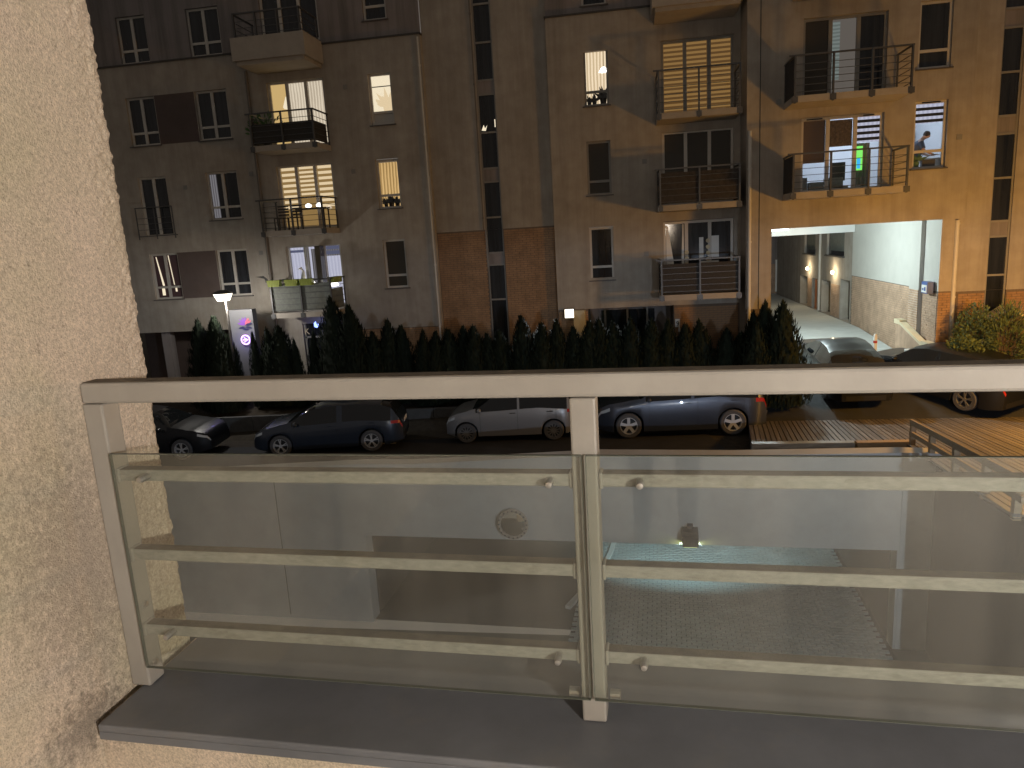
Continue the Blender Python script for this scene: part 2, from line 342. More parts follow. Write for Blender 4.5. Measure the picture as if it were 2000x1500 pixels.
def wall_mb(mb, x0, x1, z0, z1, Y, holes=(), depth=.16):
    xs = sorted({x0, x1, *[min(max(h[0], x0), x1) for h in holes], *[min(max(h[1], x0), x1) for h in holes]})
    zs = sorted({z0, z1, *[min(max(h[2], z0), z1) for h in holes], *[min(max(h[3], z0), z1) for h in holes]})
    for i in range(len(xs)-1):
        for j in range(len(zs)-1):
            cx, cz = (xs[i]+xs[i+1])/2, (zs[j]+zs[j+1])/2
            if any(h[0] < cx < h[1] and h[2] < cz < h[3] for h in holes): continue
            mb.face([(xs[i],Y,zs[j]),(xs[i+1],Y,zs[j]),(xs[i+1],Y,zs[j+1]),(xs[i],Y,zs[j+1])])
    for h in holes:
        a, b, c, d = max(h[0],x0), min(h[1],x1), max(h[2],z0), min(h[3],z1); e = Y+depth
        mb.face([(a,Y,c),(a,Y,d),(a,e,d),(a,e,c)]); mb.face([(b,Y,c),(b,e,c),(b,e,d),(b,Y,d)])
        mb.face([(a,Y,d),(b,Y,d),(b,e,d),(a,e,d)]); mb.face([(a,Y,c),(a,e,c),(b,e,c),(b,Y,c)])
    return mb

# near frame: railing runs along local x, turned -2.49 deg; origin at the eye
TH = R(-2.49)
def near(name, label, cat): return thing(name, label, cat, EYE, TH)
def low(name, label, cat): return thing(name, label, cat, (0,0,0), TH)
def to_world(u, n, z): return Vector((u*math.cos(TH)-n*math.sin(TH), u*math.sin(TH)+n*math.cos(TH), z))

# ------------------------------------------------------------------ ground, road, terrain
def gz(y):
    pts = [(-50,0),(20.6,0),(22.6,.55),(26,1.12),(31,1.45),(200,1.45)]
    for (a, za), (b, zb) in zip(pts, pts[1:]):
        if y <= b: return za + (zb-za)*(y-a)/(b-a)
    return 1.45
mb = MB()
ys = [16.4,18,20.6,21.2,22,22.6,24,25.2,26,28,31,40,60,120]
for a, b in zip(ys, ys[1:]):
    mb.face([(-90,a,gz(a)-.02),(90,a,gz(a)-.02),(90,b,gz(b)-.02),(-90,b,gz(b)-.02)])
obj('ground', mb, 'soil')['kind'] = 'structure'
mb = MB()
mb.face([(-60,-60,-3.26),(60,-60,-3.26),(60,15.1,-3.26),(-60,15.1,-3.26)])
obj('yard', mb, 'yard_floor')['kind'] = 'structure'
ca, sa = math.cos(R(6)), math.sin(R(6))
def rd(s, t): return (s*ca - t*sa, s*sa + t*ca)     # street frame, turned 6 degrees
mb = MB(); c = 20.2
W_ = lambda u: to_world(u, 15.6, 0)[:2]
q = [W_(-30), W_(2.6), rd(4.6, 16.8), rd(4.2, 20.9), rd(-30, 20.9)]
mb.face([(x,y,.004) for x, y in q]); 
obj('road', mb, 'asphalt')['kind'] = 'structure'
mb = MB(); mb.face([(x,y,.008) for x, y in [W_(-11),W_(2.6),rd(4.0,17.0),rd(-9.5,17.2)]])
obj('pavement', mb, 'asphalt_grey')['kind'] = 'structure'
mb = MB()
for s0 in (-14.5, -9.2, -2.9, 1.8):
    mb.face([(x,y,.012) for x, y in [rd(s0,17.5),rd(s0+1.1,17.5),rd(s0+1.1,17.7),rd(s0,17.7)]])
for s0 in (-6.3,):
    mb.face([(x,y,.012) for x, y in [rd(s0,20.55),rd(s0+1.4,20.55),rd(s0+1.4,20.65),rd(s0,20.65)]])
obj('road_marking', mb, 'paint_mark')['kind'] = 'structure'
mb = MB()
for k in range(-28, 4):
    a = [rd(k*1.0, 22.35), rd(k*1.0+.985, 22.35), rd(k*1.0+.985, 22.5), rd(k*1.0, 22.5)]
    z0, z1 = .1, .62
    v = [(x,y,z0) for x, y in a] + [(x,y,z1) for x, y in a]
    mb.idx(v, [(0,1,5,4),(1,2,6,5),(2,3,7,6),(3,0,4,7),(4,5,6,7)])
obj('kerb', mb, mat('kerb_stone',(.1,.1,.1),.9,var=.2,vs=4))['kind'] = 'structure'
mb = MB()
dy = [25.2,26,28.5,31,36,42,50,58]
for a, b in zip(dy, dy[1:]):
    mb.face([(4.3,a,gz(a)+.012),(9.25,a,gz(a)+.012),(9.25,b,gz(b)+.012),(4.3,b,gz(b)+.012)])
mb2 = MB()
for a, b in ((18.5,20.6),(20.6,22.0),(22.0,22.6),(22.6,24),(24,25.2)):
    mb2.face([(3.4,a,gz(a)+.006),(13,a,gz(a)+.006),(13,b,gz(b)+.006),(3.4,b,gz(b)+.006)])
obj('apron', mb2, 'asphalt')['kind'] = 'structure'
obj('driveway', mb, 'drive')['kind'] = 'structure'

# ------------------------------------------------------------------ the apartment house opposite
B = thing('apartment_building', 'long plastered apartment house across the street with balconies and brick base', 'building', (0,25,0))
winholes = []
rows = {'A': (12.76,14.36), 'B': (9.94,11.62), 'C': (7.14,8.84), 'D': (4.35,6.06)}
HL = []
for rk, (z0, z1) in rows.items():
    HL += [(-17.8,-16.66,6.7 if rk == 'C' else z0,z1), (-15.07,-13.84,z0,z1)]
HL = [h for h in HL if h[3] < 12.7]
HD = [(-12.3,-10.16,z+.2,z+2.42) for z in (3.6,6.42,9.24)]
HM = [(-8.6,-7.78,z0,z1) for k, (z0, z1) in rows.items() if k != 'A']
HDK = [(-19.4,-14.3,.1,3.1)]
HS = [(-12.0,-10.4,.5,3.25)]
WALLS = []
def NW():
    m_ = MB(); WALLS.append(m_); return m_
mb = NW(); wall_mb(mb, -30, -10.2, .2, 12.72, 25, HL+HD[:0]+[(-12.3,-10.2,h[2],h[3]) for h in HD]+HDK+[(-12.0,-10.4,.5,3.2)])
mb = NW(); wall_mb(mb, -10.2, -6.66, 2.92, 12.72, 25, HM)
mb.face([(-6.66,25,.2),(-6.66,25.25,.2),(-6.66,25.25,12.72),(-6.66,25,12.72)])
HR = [(-1.27,-.47,z0,z1) for k, (z0, z1) in rows.items() if k != 'A']
HRD = [(1.2,3.46,z+.22,z+2.52) for z in (3.58,6.4,9.2)]
mb = NW(); wall_mb(mb, -2.45, 3.66, 3.3, 12.77, 25, HR+HRD)
mb.face([(-2.45,25.25,.2),(-2.45,25,.2),(-2.45,25,12.77),(-2.45,25.25,12.77)])
mb = NW(); wall_mb(mb, -6.66, -2.45, 6.2, 17, 25.25, [(-4.9,-4.27,.3,16.5)])
HV = [(8.38,9.28,7.15,9.06),(8.4,9.28,9.93,11.75),(5.24,7.56,6.68,8.85),(5.24,7.56,9.4,11.62)]
PASS = (4.42,9.3,-1,5.65)
mb = NW(); wall_mb(mb, 3.66, 9.95, 5.65, 17, 23.7, HV)
mb = NW(); wall_mb(mb, 3.66, 4.42, 3.2, 5.65, 23.7)
mb.face([(3.66,25,.2),(3.66,23.7,.2),(3.66,23.7,17),(3.66,25,17)])
mb.face([(9.95,23.7,5.65),(9.95,23.95,5.65),(9.95,23.95,17),(9.95,23.7,17)])
mb.face([(9.66,23.7,5.65),(9.95,23.7,5.65),(9.95,23.95,5.65),(9.66,23.95,5.65)])
mb = NW(); wall_mb(mb, 9.3, 9.66, 3.5, 5.65, 23.7); mb.face([(9.66,23.7,.2),(9.66,23.95,.2),(9.66,23.95,5.65),(9.66,23.7,5.65)])
mb = NW(); wall_mb(mb, 9.66, 20, 3.45, 17, 23.95, [(10.72,11.3,.5,16.5)])
for m_ in WALLS: obj('wall', m_, 'stucco', B)
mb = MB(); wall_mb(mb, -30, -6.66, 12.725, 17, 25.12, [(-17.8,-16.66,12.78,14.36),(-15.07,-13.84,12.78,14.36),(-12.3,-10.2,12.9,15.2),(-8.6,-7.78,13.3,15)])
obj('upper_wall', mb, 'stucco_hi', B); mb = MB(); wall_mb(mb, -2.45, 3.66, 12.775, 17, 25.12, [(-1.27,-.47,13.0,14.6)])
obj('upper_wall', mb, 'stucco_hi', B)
mb = MB(); mb.box(-30,-6.63,24.94,25.2,12.7,12.75); obj('ledge_strip', mb, 'trim_dark', B); mb = MB(); mb.box(-2.48,3.65,24.94,25.2,12.75,12.8)
obj('ledge_strip', mb, 'trim_dark', B)
for (z0, z1) in (rows['B'], rows['D']):
    obj('infill_panel', MB().box(-16.64,-15.09,24.994,25.05,z0,z1), 'stucco_brown', B)
# dark ground floor entry at far left, shop front, doors
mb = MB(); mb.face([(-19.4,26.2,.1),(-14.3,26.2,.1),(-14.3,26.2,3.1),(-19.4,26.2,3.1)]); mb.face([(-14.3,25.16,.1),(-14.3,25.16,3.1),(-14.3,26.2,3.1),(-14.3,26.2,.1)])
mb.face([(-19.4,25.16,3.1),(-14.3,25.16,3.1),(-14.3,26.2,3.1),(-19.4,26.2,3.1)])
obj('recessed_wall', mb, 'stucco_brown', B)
mb = MB(); mb.box(-17.95,-17.6,25.2,25.5,.3,3.1); obj('pillar', mb, 'stucco_hi', B)
mb = MB(); mb.box(-12.0,-10.4,25.12,25.2,.5,3.25); obj('shop_front', mb, 'pane_dark', B)
mb = MB()
for x in (-11.98,-11.3,-10.5): mb.box(x,x+.07,25.06,25.14,.5,3.2)
mb.box(-12,-10.4,25.06,25.14,2.65,2.72); obj('shop_frame', mb, 'pvc_dark', B)

def brick_mb(mb, x0, x1, z0, z1, Y, holes=(), bl=.25, bh=.065, g=.012, proud=.012, axis='y', cell=None):
    k = 0; z = z0
    while z+bh < z1:
        x = x0 - (bl+g)*.5*(k % 2)
        while x < x1:
            a, b = max(x, x0), min(x+bl, x1)
            if b-a > .04 and not any(h[0] < (a+b)/2 < h[1] and h[2] < z+bh/2 < h[3] for h in holes):
                p = proud*random.uniform(.6, 1.2)
                if cell is not None: cell.append((a, b, z, p))
                elif axis == 'y': mb.box(a,b,Y-p,Y+.01,z,z+bh)
                else: mb.box(Y-p,Y+.01,a,b,z,z+bh)
            x += bl+g
        z += bh+g; k += 1
    return mb
# brick bases : mortar sheet with the bricks standing proud
for args in ((-10.2,-6.66,.2,2.92,25.006,[(-8.72,-8.1,.3,2.85)]),(-6.66,-4.9,.2,6.2,25.256),(-4.27,-2.45,.2,6.2,25.256),(-2.45,-1.4,.2,3.3,25.006),(1.5,3.66,.2,3.3,25.006),(3.66,4.42,.2,3.2,23.706),(9.3,9.66,.2,3.5,23.706),(9.66,10.72,.2,3.45,23.956),(11.3,20,.2,3.45,23.956)):
    obj('mortar_bed', wall_mb(MB(), *args), 'mortar', B)
mb = MB()
brick_mb(mb,-10.15,-6.68,.9,2.9,25.0,[(-8.74,-8.08,.3,2.88)]); brick_mb(mb,-6.64,-4.92,1.0,6.15,25.25); brick_mb(mb,-4.25,-2.47,1.0,6.15,25.25)
brick_mb(mb,-2.43,-1.42,1.0,3.28,25.0); brick_mb(mb,9.3,9.65,1.0,3.48,23.7); brick_mb(mb,9.97,10.7,1.0,3.42,23.95); brick_mb(mb,11.33,13.5,1.0,3.42,23.95)
o = obj('brickwork', mb, 'brick', B, kind='stuff')
cells = []; brick_mb(None,1.52,3.6,1.15,3.27,25.0,cell=cells); n1 = len(cells); brick_mb(None,3.68,4.4,1.2,3.18,23.7,cell=cells)
bcache = {}
for i, (a, b, z, p) in enumerate(cells[:300]):
    key = round(b-a, 3)
    if key not in bcache: bcache[key] = obj('brick', MB().box(0,key,-.012,.01,0,.065), 'brick', B, world=False).data; bo = C.objects[-1]
    else:
        bo = bpy.data.objects.new('brick', bcache[key]); C.objects.link(bo); bo.parent = B
    bo.location = Vector((a, (25.0 if i < n1 else 23.7) - (p-.012), z)) - B.location
# door low in brick at x -8.7, dark entrance hall at right of the lamp
mb = MB(); mb.box(-8.7,-8.12,25.08,25.14,.3,2.83); obj('door', mb, 'pvc_dark', B)
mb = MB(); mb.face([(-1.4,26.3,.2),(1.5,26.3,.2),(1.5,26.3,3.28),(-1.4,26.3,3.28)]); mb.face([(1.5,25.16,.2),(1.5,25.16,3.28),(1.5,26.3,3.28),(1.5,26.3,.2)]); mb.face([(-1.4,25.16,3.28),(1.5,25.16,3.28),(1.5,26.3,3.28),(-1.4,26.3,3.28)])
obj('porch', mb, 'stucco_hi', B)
mb = MB()
for x in (-.9,-.1,.6): mb.box(x,x+.07,26.2,26.28,.3,3.2)
obj('porch_door', mb, 'pvc_dark', B); obj('porch_glass', MB().box(-1.0,.9,26.24,26.26,.3,3.1), 'pane_dark', B)
obj('porch_pillar', MB().box(-1.9,-1.5,24.72,25.0,.5,3.28), 'cream', B)

# ------------------------------------------------------------------ windows
def pane_obj(x0, x1, z0, z1, Y, mt, par): return obj('pane', MB().box(x0,x1,Y,Y+.012,z0,z1), mt, par)
def window(x0, x1, z0, z1, Y, cols=(.5,.5), tr=.45, pm='pane_dark', sill=True, frame='pvc', name='window', rev=.1, fw_=.07):
    y = Y+rev; mb = MB(); H = z1-z0
    mb.box(x0,x0+fw_,y,y+.07,z0,z1); mb.box(x1-fw_,x1,y,y+.07,z0,z1); mb.box(x0+fw_,x1-fw_,y,y+.07,z0,z0+fw_); mb.box(x0+fw_,x1-fw_,y,y+.07,z1-fw_,z1)
    tot = sum(cols); x = x0; edges = [x0]
    for c in cols: x += (x1-x0)*c/tot; edges.append(x)
    for e in edges[1:-1]: mb.box(e-.055,e+.055,y-.012,y+.06,z0+fw_,z1-fw_)
    if tr:
        for a, b in zip(edges, edges[1:]): mb.box(a+.06,b-.06,y-.006,y+.062,z0+tr-.04,z0+tr+.04)
    wo_ = obj(name, mb, frame, B)
    pms = pm if isinstance(pm, (list, tuple)) else [pm]*len(cols)
    for (a, b), q in zip(zip(edges, edges[1:]), pms):
        a2, b2 = a+(fw_ if a == x0 else .055), b-(fw_ if b == x1 else .055)
        if tr: pane_obj(a2,b2,z0+fw_,z0+tr-.04,y+.03,q,wo_); pane_obj(a2,b2,z0+tr+.04,z1-fw_,y+.03,q,wo_)
        else: pane_obj(a2,b2,z0+fw_,z1-fw_,y+.03,q,wo_)
    if sill: obj('sill', MB().box(x0-.06,x1+.06,Y-.07,y,z0-.035,z0-.002), 'sill', wo_)
    wo_['edges'] = 0; del wo_['edges']
    return wo_
def curtain(par, x0, x1, z0, z1, Y, mt, amp=.025, per=.11, name='curtain'):
    mb = MB(); n = max(6, int((x1-x0)/per*6)); P = [(x0+(x1-x0)*i/n, Y+amp*math.sin(i/6*2*math.pi+random.uniform(-.3,.3))) for i in range(n+1)]
    for (a, ya), (b, yb) in zip(P, P[1:]): mb.face([(a,ya,z0),(b,yb,z0),(b,yb,z1),(a,ya,z1)])
    return obj(name, mb, mt, par, smooth=60)
def zebra(par, x0, x1, z0, z1, Y, ma, mb_, h=.095, ratio=.55):
    mb = MB(); z = z1; k = 0
    while z > z0+.01:
        hh = h*(ratio if k % 2 == 0 else 1-ratio)*2; mb.cur = k % 2; mb.box(x0,x1,Y+(.004 if k % 2 else 0),Y+.012,max(z-hh,z0),z); z -= hh; k += 1
    return obj('blind', mb, [ma, mb_], par)
def room(par, x0, x1, z0, z1, Y, D, mt, name='room'):
    mb = MB(); e = Y+D
    mb.face([(x0,e,z0),(x1,e,z0),(x1,e,z1),(x0,e,z1)]); mb.face([(x0,Y,z0),(x0,e,z0),(x0,e,z1),(x0,Y,z1)]); mb.face([(x1,e,z0),(x1,Y,z0),(x1,Y,z1),(x1,e,z1)])
    mb.face([(x0,e,z1),(x1,e,z1),(x1,Y,z1),(x0,Y,z1)]); mb.face([(x0,Y,z0),(x1,Y,z0),(x1,e,z0),(x0,e,z0)])
    return obj(name, mb, mt, par)
# left block, two columns of windows
for rk, (z0, z1) in rows.items():
    Yw = 25.12 if rk == 'A' else 25
    z0b = z0+.02 if rk == 'A' else z0
    if rk == 'C':
        w1 = window(-17.8,-16.66,6.7,z1,25,tr=None,sill=False)
        mb = MB(); mb.tube([(-18.0,24.86,7.75),(-16.5,24.86,7.75)],.022,6); mb.tube([(-18.0,24.86,6.72),(-16.5,24.86,6.72)],.018,6)
        for i in range(3): mb.box(-18.0+.74*i,-17.97+.74*i,24.845,24.875,6.6,7.75)
        for i in range(3): mb.tube([(-18.0,24.86,6.95+.21*i),(-16.5,24.86,6.95+.21*i)],.009,5)
        for x in (-18.0,-16.5): mb.bar((x,24.86,6.72),(x,25.0,6.72),.03)
        obj('french_railing', mb, 'grey_metal', B)
    elif rk == 'D':
        w1 = window(-17.8,-16.66,z0,z1,25,pm='pane_purple')
        mb = MB(); mb.prism([(-17.63,5.95),(-17.6,5.95),(-17.42,4.86),(-17.5,4.86)],25.112,25.118); mb.prism([(-17.12,5.98),(-17.09,5.98),(-17.0,4.88),(-17.03,4.88)],25.112,25.118)
        mb.box(-17.56,-17.44,25.112,25.118,4.5,4.78); mb.box(-17.0,-16.93,25.112,25.118,4.62,4.76)
        obj('curtain_gap', mb, 'lit_pale', w1)
    else: w1 = window(-17.8,-16.66,z0b,z1,Yw)
    w2 = window(-15.07,-13.84,z0b,z1,Yw)
    if rk == 'C': curtain(w2,-14.98,-14.72,z0+.08,z1-.08,25.118,'lit_greyc',amp=.004)
# balcony doors left
def doors(x0, x1, z0, z1, Y, pm, cols=(1,1,1), frame='pvc'): return window(x0,x1,z0,z1,Y,cols,None,pm,False,frame,'balcony_door',.1,.08)
dB = doors(-12.3,-10.2,9.45,11.68,25,'pane_clear'); dC = doors(-12.3,-10.2,6.63,8.87,25,'pane_clear'); dD = doors(-12.3,-10.2,3.82,6.06,25,'pane_clear',frame='pvc'); dA = doors(-12.3,-10.2,12.92,15.15,25.12,'pane_dark')
room(dB,-12.32,-11.62,9.4,11.7,25.2,1.6,'lit_yellow'); curtain(dB,-11.6,-10.9,9.46,11.62,25.26,'lit_white_curtain'); curtain(dB,-10.88,-10.18,9.46,11.64,25.26,'lit_white_curtain')
mb = MB(); mb.lathe([(.02,.42),(.1,.4),(.22,.05),(.2,0)],16,c=(-12.0,26.0,10.95)); obj('lamp_shade', mb, 'lit_pale', dB)
mb = MB(); mb.box(-11.95,-11.75,26.5,26.55,10.55,10.75); mb.prism([(-11.9,10.2),(-11.7,10.2),(-11.72,10.32)],26.2,26.25); obj('picture', mb, 'lit_pale', dB)
for a, b in ((-12.22,-11.66),(-11.55,-10.95),(-10.84,-10.28)): zebra(dC,a,b,7.75 if a > -12 and a < -11 else 7.3,8.79,25.22,'lit_amber','lit_amber_dim',.075 if -12 < a < -11 else .095,.5)
room(dC,-12.32,-10.18,6.6,8.88,25.3,.5,'lit_amber_dim')
zebra(dD,-12.22,-11.66,5.75,5.98,25.2,'lit_lilac','lit_blueband',.09,.5); curtain(dD,-12.24,-11.64,3.85,5.98,25.26,'lit_lilac',.008)
curtain(dD,-11.42,-11.2,3.85,5.9,25.2,'lit_greyc',.02); curtain(dD,-11.55,-10.95,3.85,5.98,25.3,'lit_lilac',.01); zebra(dD,-10.84,-10.2,5.62,5.98,25.2,'lit_blueband','lit_greyc',.09,.7); curtain(dD,-10.86,-10.18,3.85,5.98,25.26,'lit_lilac',.006)
obj('door_leaf', MB().box(-11.06,-10.86,24.7,25.06,3.84,6.0), 'pane_brown', dD)
# middle narrow windows
wm = window(-8.6,-7.78,9.94,11.62,25,(1,),.42,'pane_clear'); wm2 = window(-8.6,-7.78,7.14,8.8,25,(1,),.45,'pane_clear'); wm3 = window(-8.6,-7.78,4.35,6.06,25,(1,),.45,'pane_brown'); window(-8.6,-7.78,13.32,15,25.12,(1,),.45)
room(wm,-8.62,-7.76,10.33,11.64,25.2,.9,'lit_pale'); obj('blind', MB().box(-8.53,-7.85,25.16,25.18,9.95,10.34), 'pvc', wm)
obj('picture', MB().box(-8.35,-8.05,26.05,26.08,10.6,11.0), 'lit_amber', wm); obj('blind_rail', MB().box(-8.53,-7.85,25.17,25.185,11.2,11.23), 'sill', wm)
curtain(wm2,-8.6,-7.78,7.14,8.72,25.25,'lit_gold')
def potted(par, x, y, z, s, n=26, mt='leafgreen'):
    mb = MB(); mb.lathe([(.0,0),(.06*s,0),(.08*s,.13*s),(.0,.13*s)],10,c=(x,y,z))
    for k in range(n):
        a = random.uniform(0,6.28); e = random.uniform(.1,1.3); l = s*random.uniform(.12,.3); b = Vector((x,y,z+.13*s)); d = Vector((math.cos(a)*math.cos(e),math.sin(a)*math.cos(e)*.4,math.sin(e)))
        t = b+d*l; sd = d.cross(Vector((0,1,0))).normalized()*.03*s; mm = b+d*l*.55
        mb.face([b,mm+sd,t,mm-sd])
    return obj('potted_plant', mb, mt, par)
potted(wm,-8.2,25.8,10.34,2.4,40,'lit_amber')
for x, s in ((-8.4,1),(-8.2,1.3),(-7.98,1.1)): potted(wm2,x,25.19,7.18,s,mt='black')
# right block narrow windows
wr = window(-1.27,-.47,9.94,11.76,25,(1,),.45,'pane_clear',frame='pvc_dark'); wr2 = window(-1.27,-.47,7.1,8.84,25,(1,),.45,'pane_brown',frame='pvc_dark'); wr3 = window(-1.27,-.47,4.27,6.04,25,(1,),.45,'pane_dark'); window(-1.27,-.47,13.02,14.6,25.12,(1,),.45)
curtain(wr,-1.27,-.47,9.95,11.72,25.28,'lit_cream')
for x, s in ((-1.12,.9),(-.95,1),(-.66,1.5)): potted(wr,x,25.2,9.99,s,mt='black')
# right block balcony doors
rB = doors(1.2,3.46,9.42,11.72,25,'pane_clear',frame='pvc_dark'); rC = doors(1.2,3.46,6.62,8.95,25,'pane_brown'); rD = doors(1.2,3.46,3.8,6.08,25,'pane_dark')
for a, b in ((1.3,1.9),(2.02,2.64),(2.78,3.38)): zebra(rB,a,b,9.48,11.64,25.2,'lit_orange_a','lit_orange_b',.07,.5)
room(rB,1.18,3.48,9.4,11.73,25.24,.2,'lit_orange_b')
mb = MB(); mb.prism([(1.29,5.98),(1.34,5.98),(1.55,4.6),(1.55,4.0),(1.29,4.0)],25.115,25.121); mb.prism([(1.83,5.98),(1.86,5.98),(1.88,4.3),(1.8,4.5),(1.79,4.9)],25.115,25.121); obj('curtain', mb, M['white'], rD)
mb = MB(); mb.box(2.36,2.5,25.06,25.075,4.85,5.52); mb.box(2.76,3.0,25.06,25.075,4.85,5.55); mb.box(2.36,3.0,25.06,25.07,4.68,4.74); obj('paper_sheet', mb, 'white', rD)
mb = MB()
for x, zz in ((1.95,4.95),(2.64,5.3)):
    for k in range(4):
        mb.lathe([(0,-.01),(.07,-.01),(.07,.01),(0,.01)],12,'y',(x,24.98,zz+.1-.2*k))
obj('hanging_ornament', mb, 'cream', rD)
# right volume
vW = window(8.38,9.28,7.15,9.06,23.7,(1,),.5,'pane_clear'); vW2 = window(8.4,9.28,9.93,11.75,23.7,(1,),.5,'pane_dark')
vD = doors(5.24,7.56,6.68,8.85,23.7,'pane_clear'); vD2 = doors(5.24,7.56,9.4,11.62,23.7,['pane_brown','pane_clear','pane_dark'],frame='pvc_dark')
for wv_, a_, b_, zt_ in ((vW,8.6,9.1,9.02),(vD,5.4,5.85,8.81),(vD,7.0,7.3,8.81)): obj('trickle_vent', MB().box(a_,b_,23.78,23.8,zt_-.02,zt_+.012), 'black', wv_)
zebra(vW,8.45,9.21,8.45,8.98,23.86,'lit_lilac','black',.085,.5); zebra(vD,6.82,7.48,8.05,8.78,23.86,'lit_lilac','black',.085,.5)
mb = MB()
for k in range(16): mb.box(5.32,5.95,23.86+(k % 2)*.004,23.875,7.55+.0765*k,7.55+.0765*k+.07)
mb.box(5.31,5.96,23.88,23.885,7.55,8.79); obj('roller_blind', mb, mat('roller_brown',(.12,.085,.065),.9), vD)
mb = MB(); mb.box(6.07,6.72,23.86,23.872,7.98,8.74)
for k in range(6): mb.box(6.07,6.72,23.852,23.858,8.04+.12*k,8.055+.12*k)
for k in range(5): mb.box(6.12+.13*k,6.135+.13*k,23.846,23.85,7.98,8.74)
obj('plaid_blind', mb, 'plaid', vD)
obj('screen_lamp', MB().box(6.86,7.05,23.9,23.93,7.25,7.95), 'glow_green', vD); obj('screen_glow', MB().box(6.89,6.99,23.895,23.9,7.3,7.6), 'glow_cyan', vD)
curtain(vD,6.9,7.3,6.72,8.05,24.1,'screen_grey'); obj('cabinet', MB().box(7.1,7.5,24.6,25.0,6.55,7.6), 'plaid', vD)
obj('desk_chair', MB().box(6.3,6.68,24.3,24.36,7.0,7.55), 'dark_screen', vD)
mb = MB()
for x, zz, ww in ((5.3,6.9,.25),(5.62,6.75,.5),(6.1,6.85,.5),(6.35,6.6,.4)): mb.box(x,x+ww,24.2,24.5,6.55,zz+.25)
obj('shelf_unit', mb, 'screen_grey', vD)
rm = room(B,5.1,9.7,6.55,9.1,23.86,3.4,'room_white','room')
lamp('room_light','POINT',(7.4,25.6,8.85),95,(.72,.84,1.),.15)
obj('lit_strip', MB().box(6.1,6.32,23.95,23.96,9.9,11.5), 'lit_teal', vD2)
mb = MB(); mb.prism([(8.55,10.5),(9.2,10.6),(9.2,11.5),(8.9,11.25)],23.84,23.846); obj('curtain', mb, emit('dim_blue',(.14,.16,.2),.5), vW2)
mb = MB(); mb.box(8.5,8.58,27.0,27.05,8.35,8.6); mb.box(8.9,9.25,26.9,27.1,7.5,8.6); mb.box(8.85,9.6,26.0,26.9,7.2,7.45); mb.box(8.4,9.6,25.6,25.9,6.55,7.35)
obj('kitchen_unit', mb, 'screen_grey', vW)
potted(vW,8.56,23.95,7.2,1.4); obj('radio', MB().box(8.72,9.08,23.9,24.05,7.2,7.42), 'trim_dark', vW)
# stair windows (tall strips of panes)
def stair(x0, x1, Y, zs, spand):
    mb = MB(); y = Y+.06
    mb.box(x0,x0+.05,y,y+.06,zs[0],zs[-1]); mb.box(x1-.05,x1,y,y+.06,zs[0],zs[-1])
    for z in zs: mb.box(x0+.05,x1-.05,y-.01,y+.06,z-.03,z+.03)
    s_ = obj('stair_window', mb, 'pvc_dark', B)
    for a, b in zip(zs, zs[1:]):
        if (a, b) in spand: obj('spandrel', MB().box(x0+.05,x1-.05,y+.02,y+.04,a+.03,b-.03), 'stucco_hi', s_)
        else: pane_obj(x0+.05,x1-.05,a+.03,b-.03,y+.03,'pane_dark',s_)
    return s_
zz = [.4,2.15,3.75,4.97,5.39,6.61,7.81,8.26,9.44,10.67,11.12,12.31,13.5,15,16.4]
st = stair(-4.9,-4.27,25.25,zz,{(4.97,5.39),(7.81,8.26),(10.67,11.12)})
mb = MB(); mb.prism([(-4.82,9.52),(-4.74,9.7),(-4.7,9.58),(-4.62,9.68),(-4.68,9.5)],25.327,25.333); mb.box(-4.36,-4.33,25.327,25.333,9.6,9.85)
obj('painted_reflection', mb, 'lit_pale', st)  # reflections in the stair pane, modelled as glowing patches
z2 = [.6,2.4,3.9,5.05,5.5,6.75,8.0,8.5,9.7,10.9,11.4,12.6,14,16]
st2 = stair(10.72,11.3,23.95,z2,{(5.05,5.5),(8.0,8.5),(10.9,11.4)})

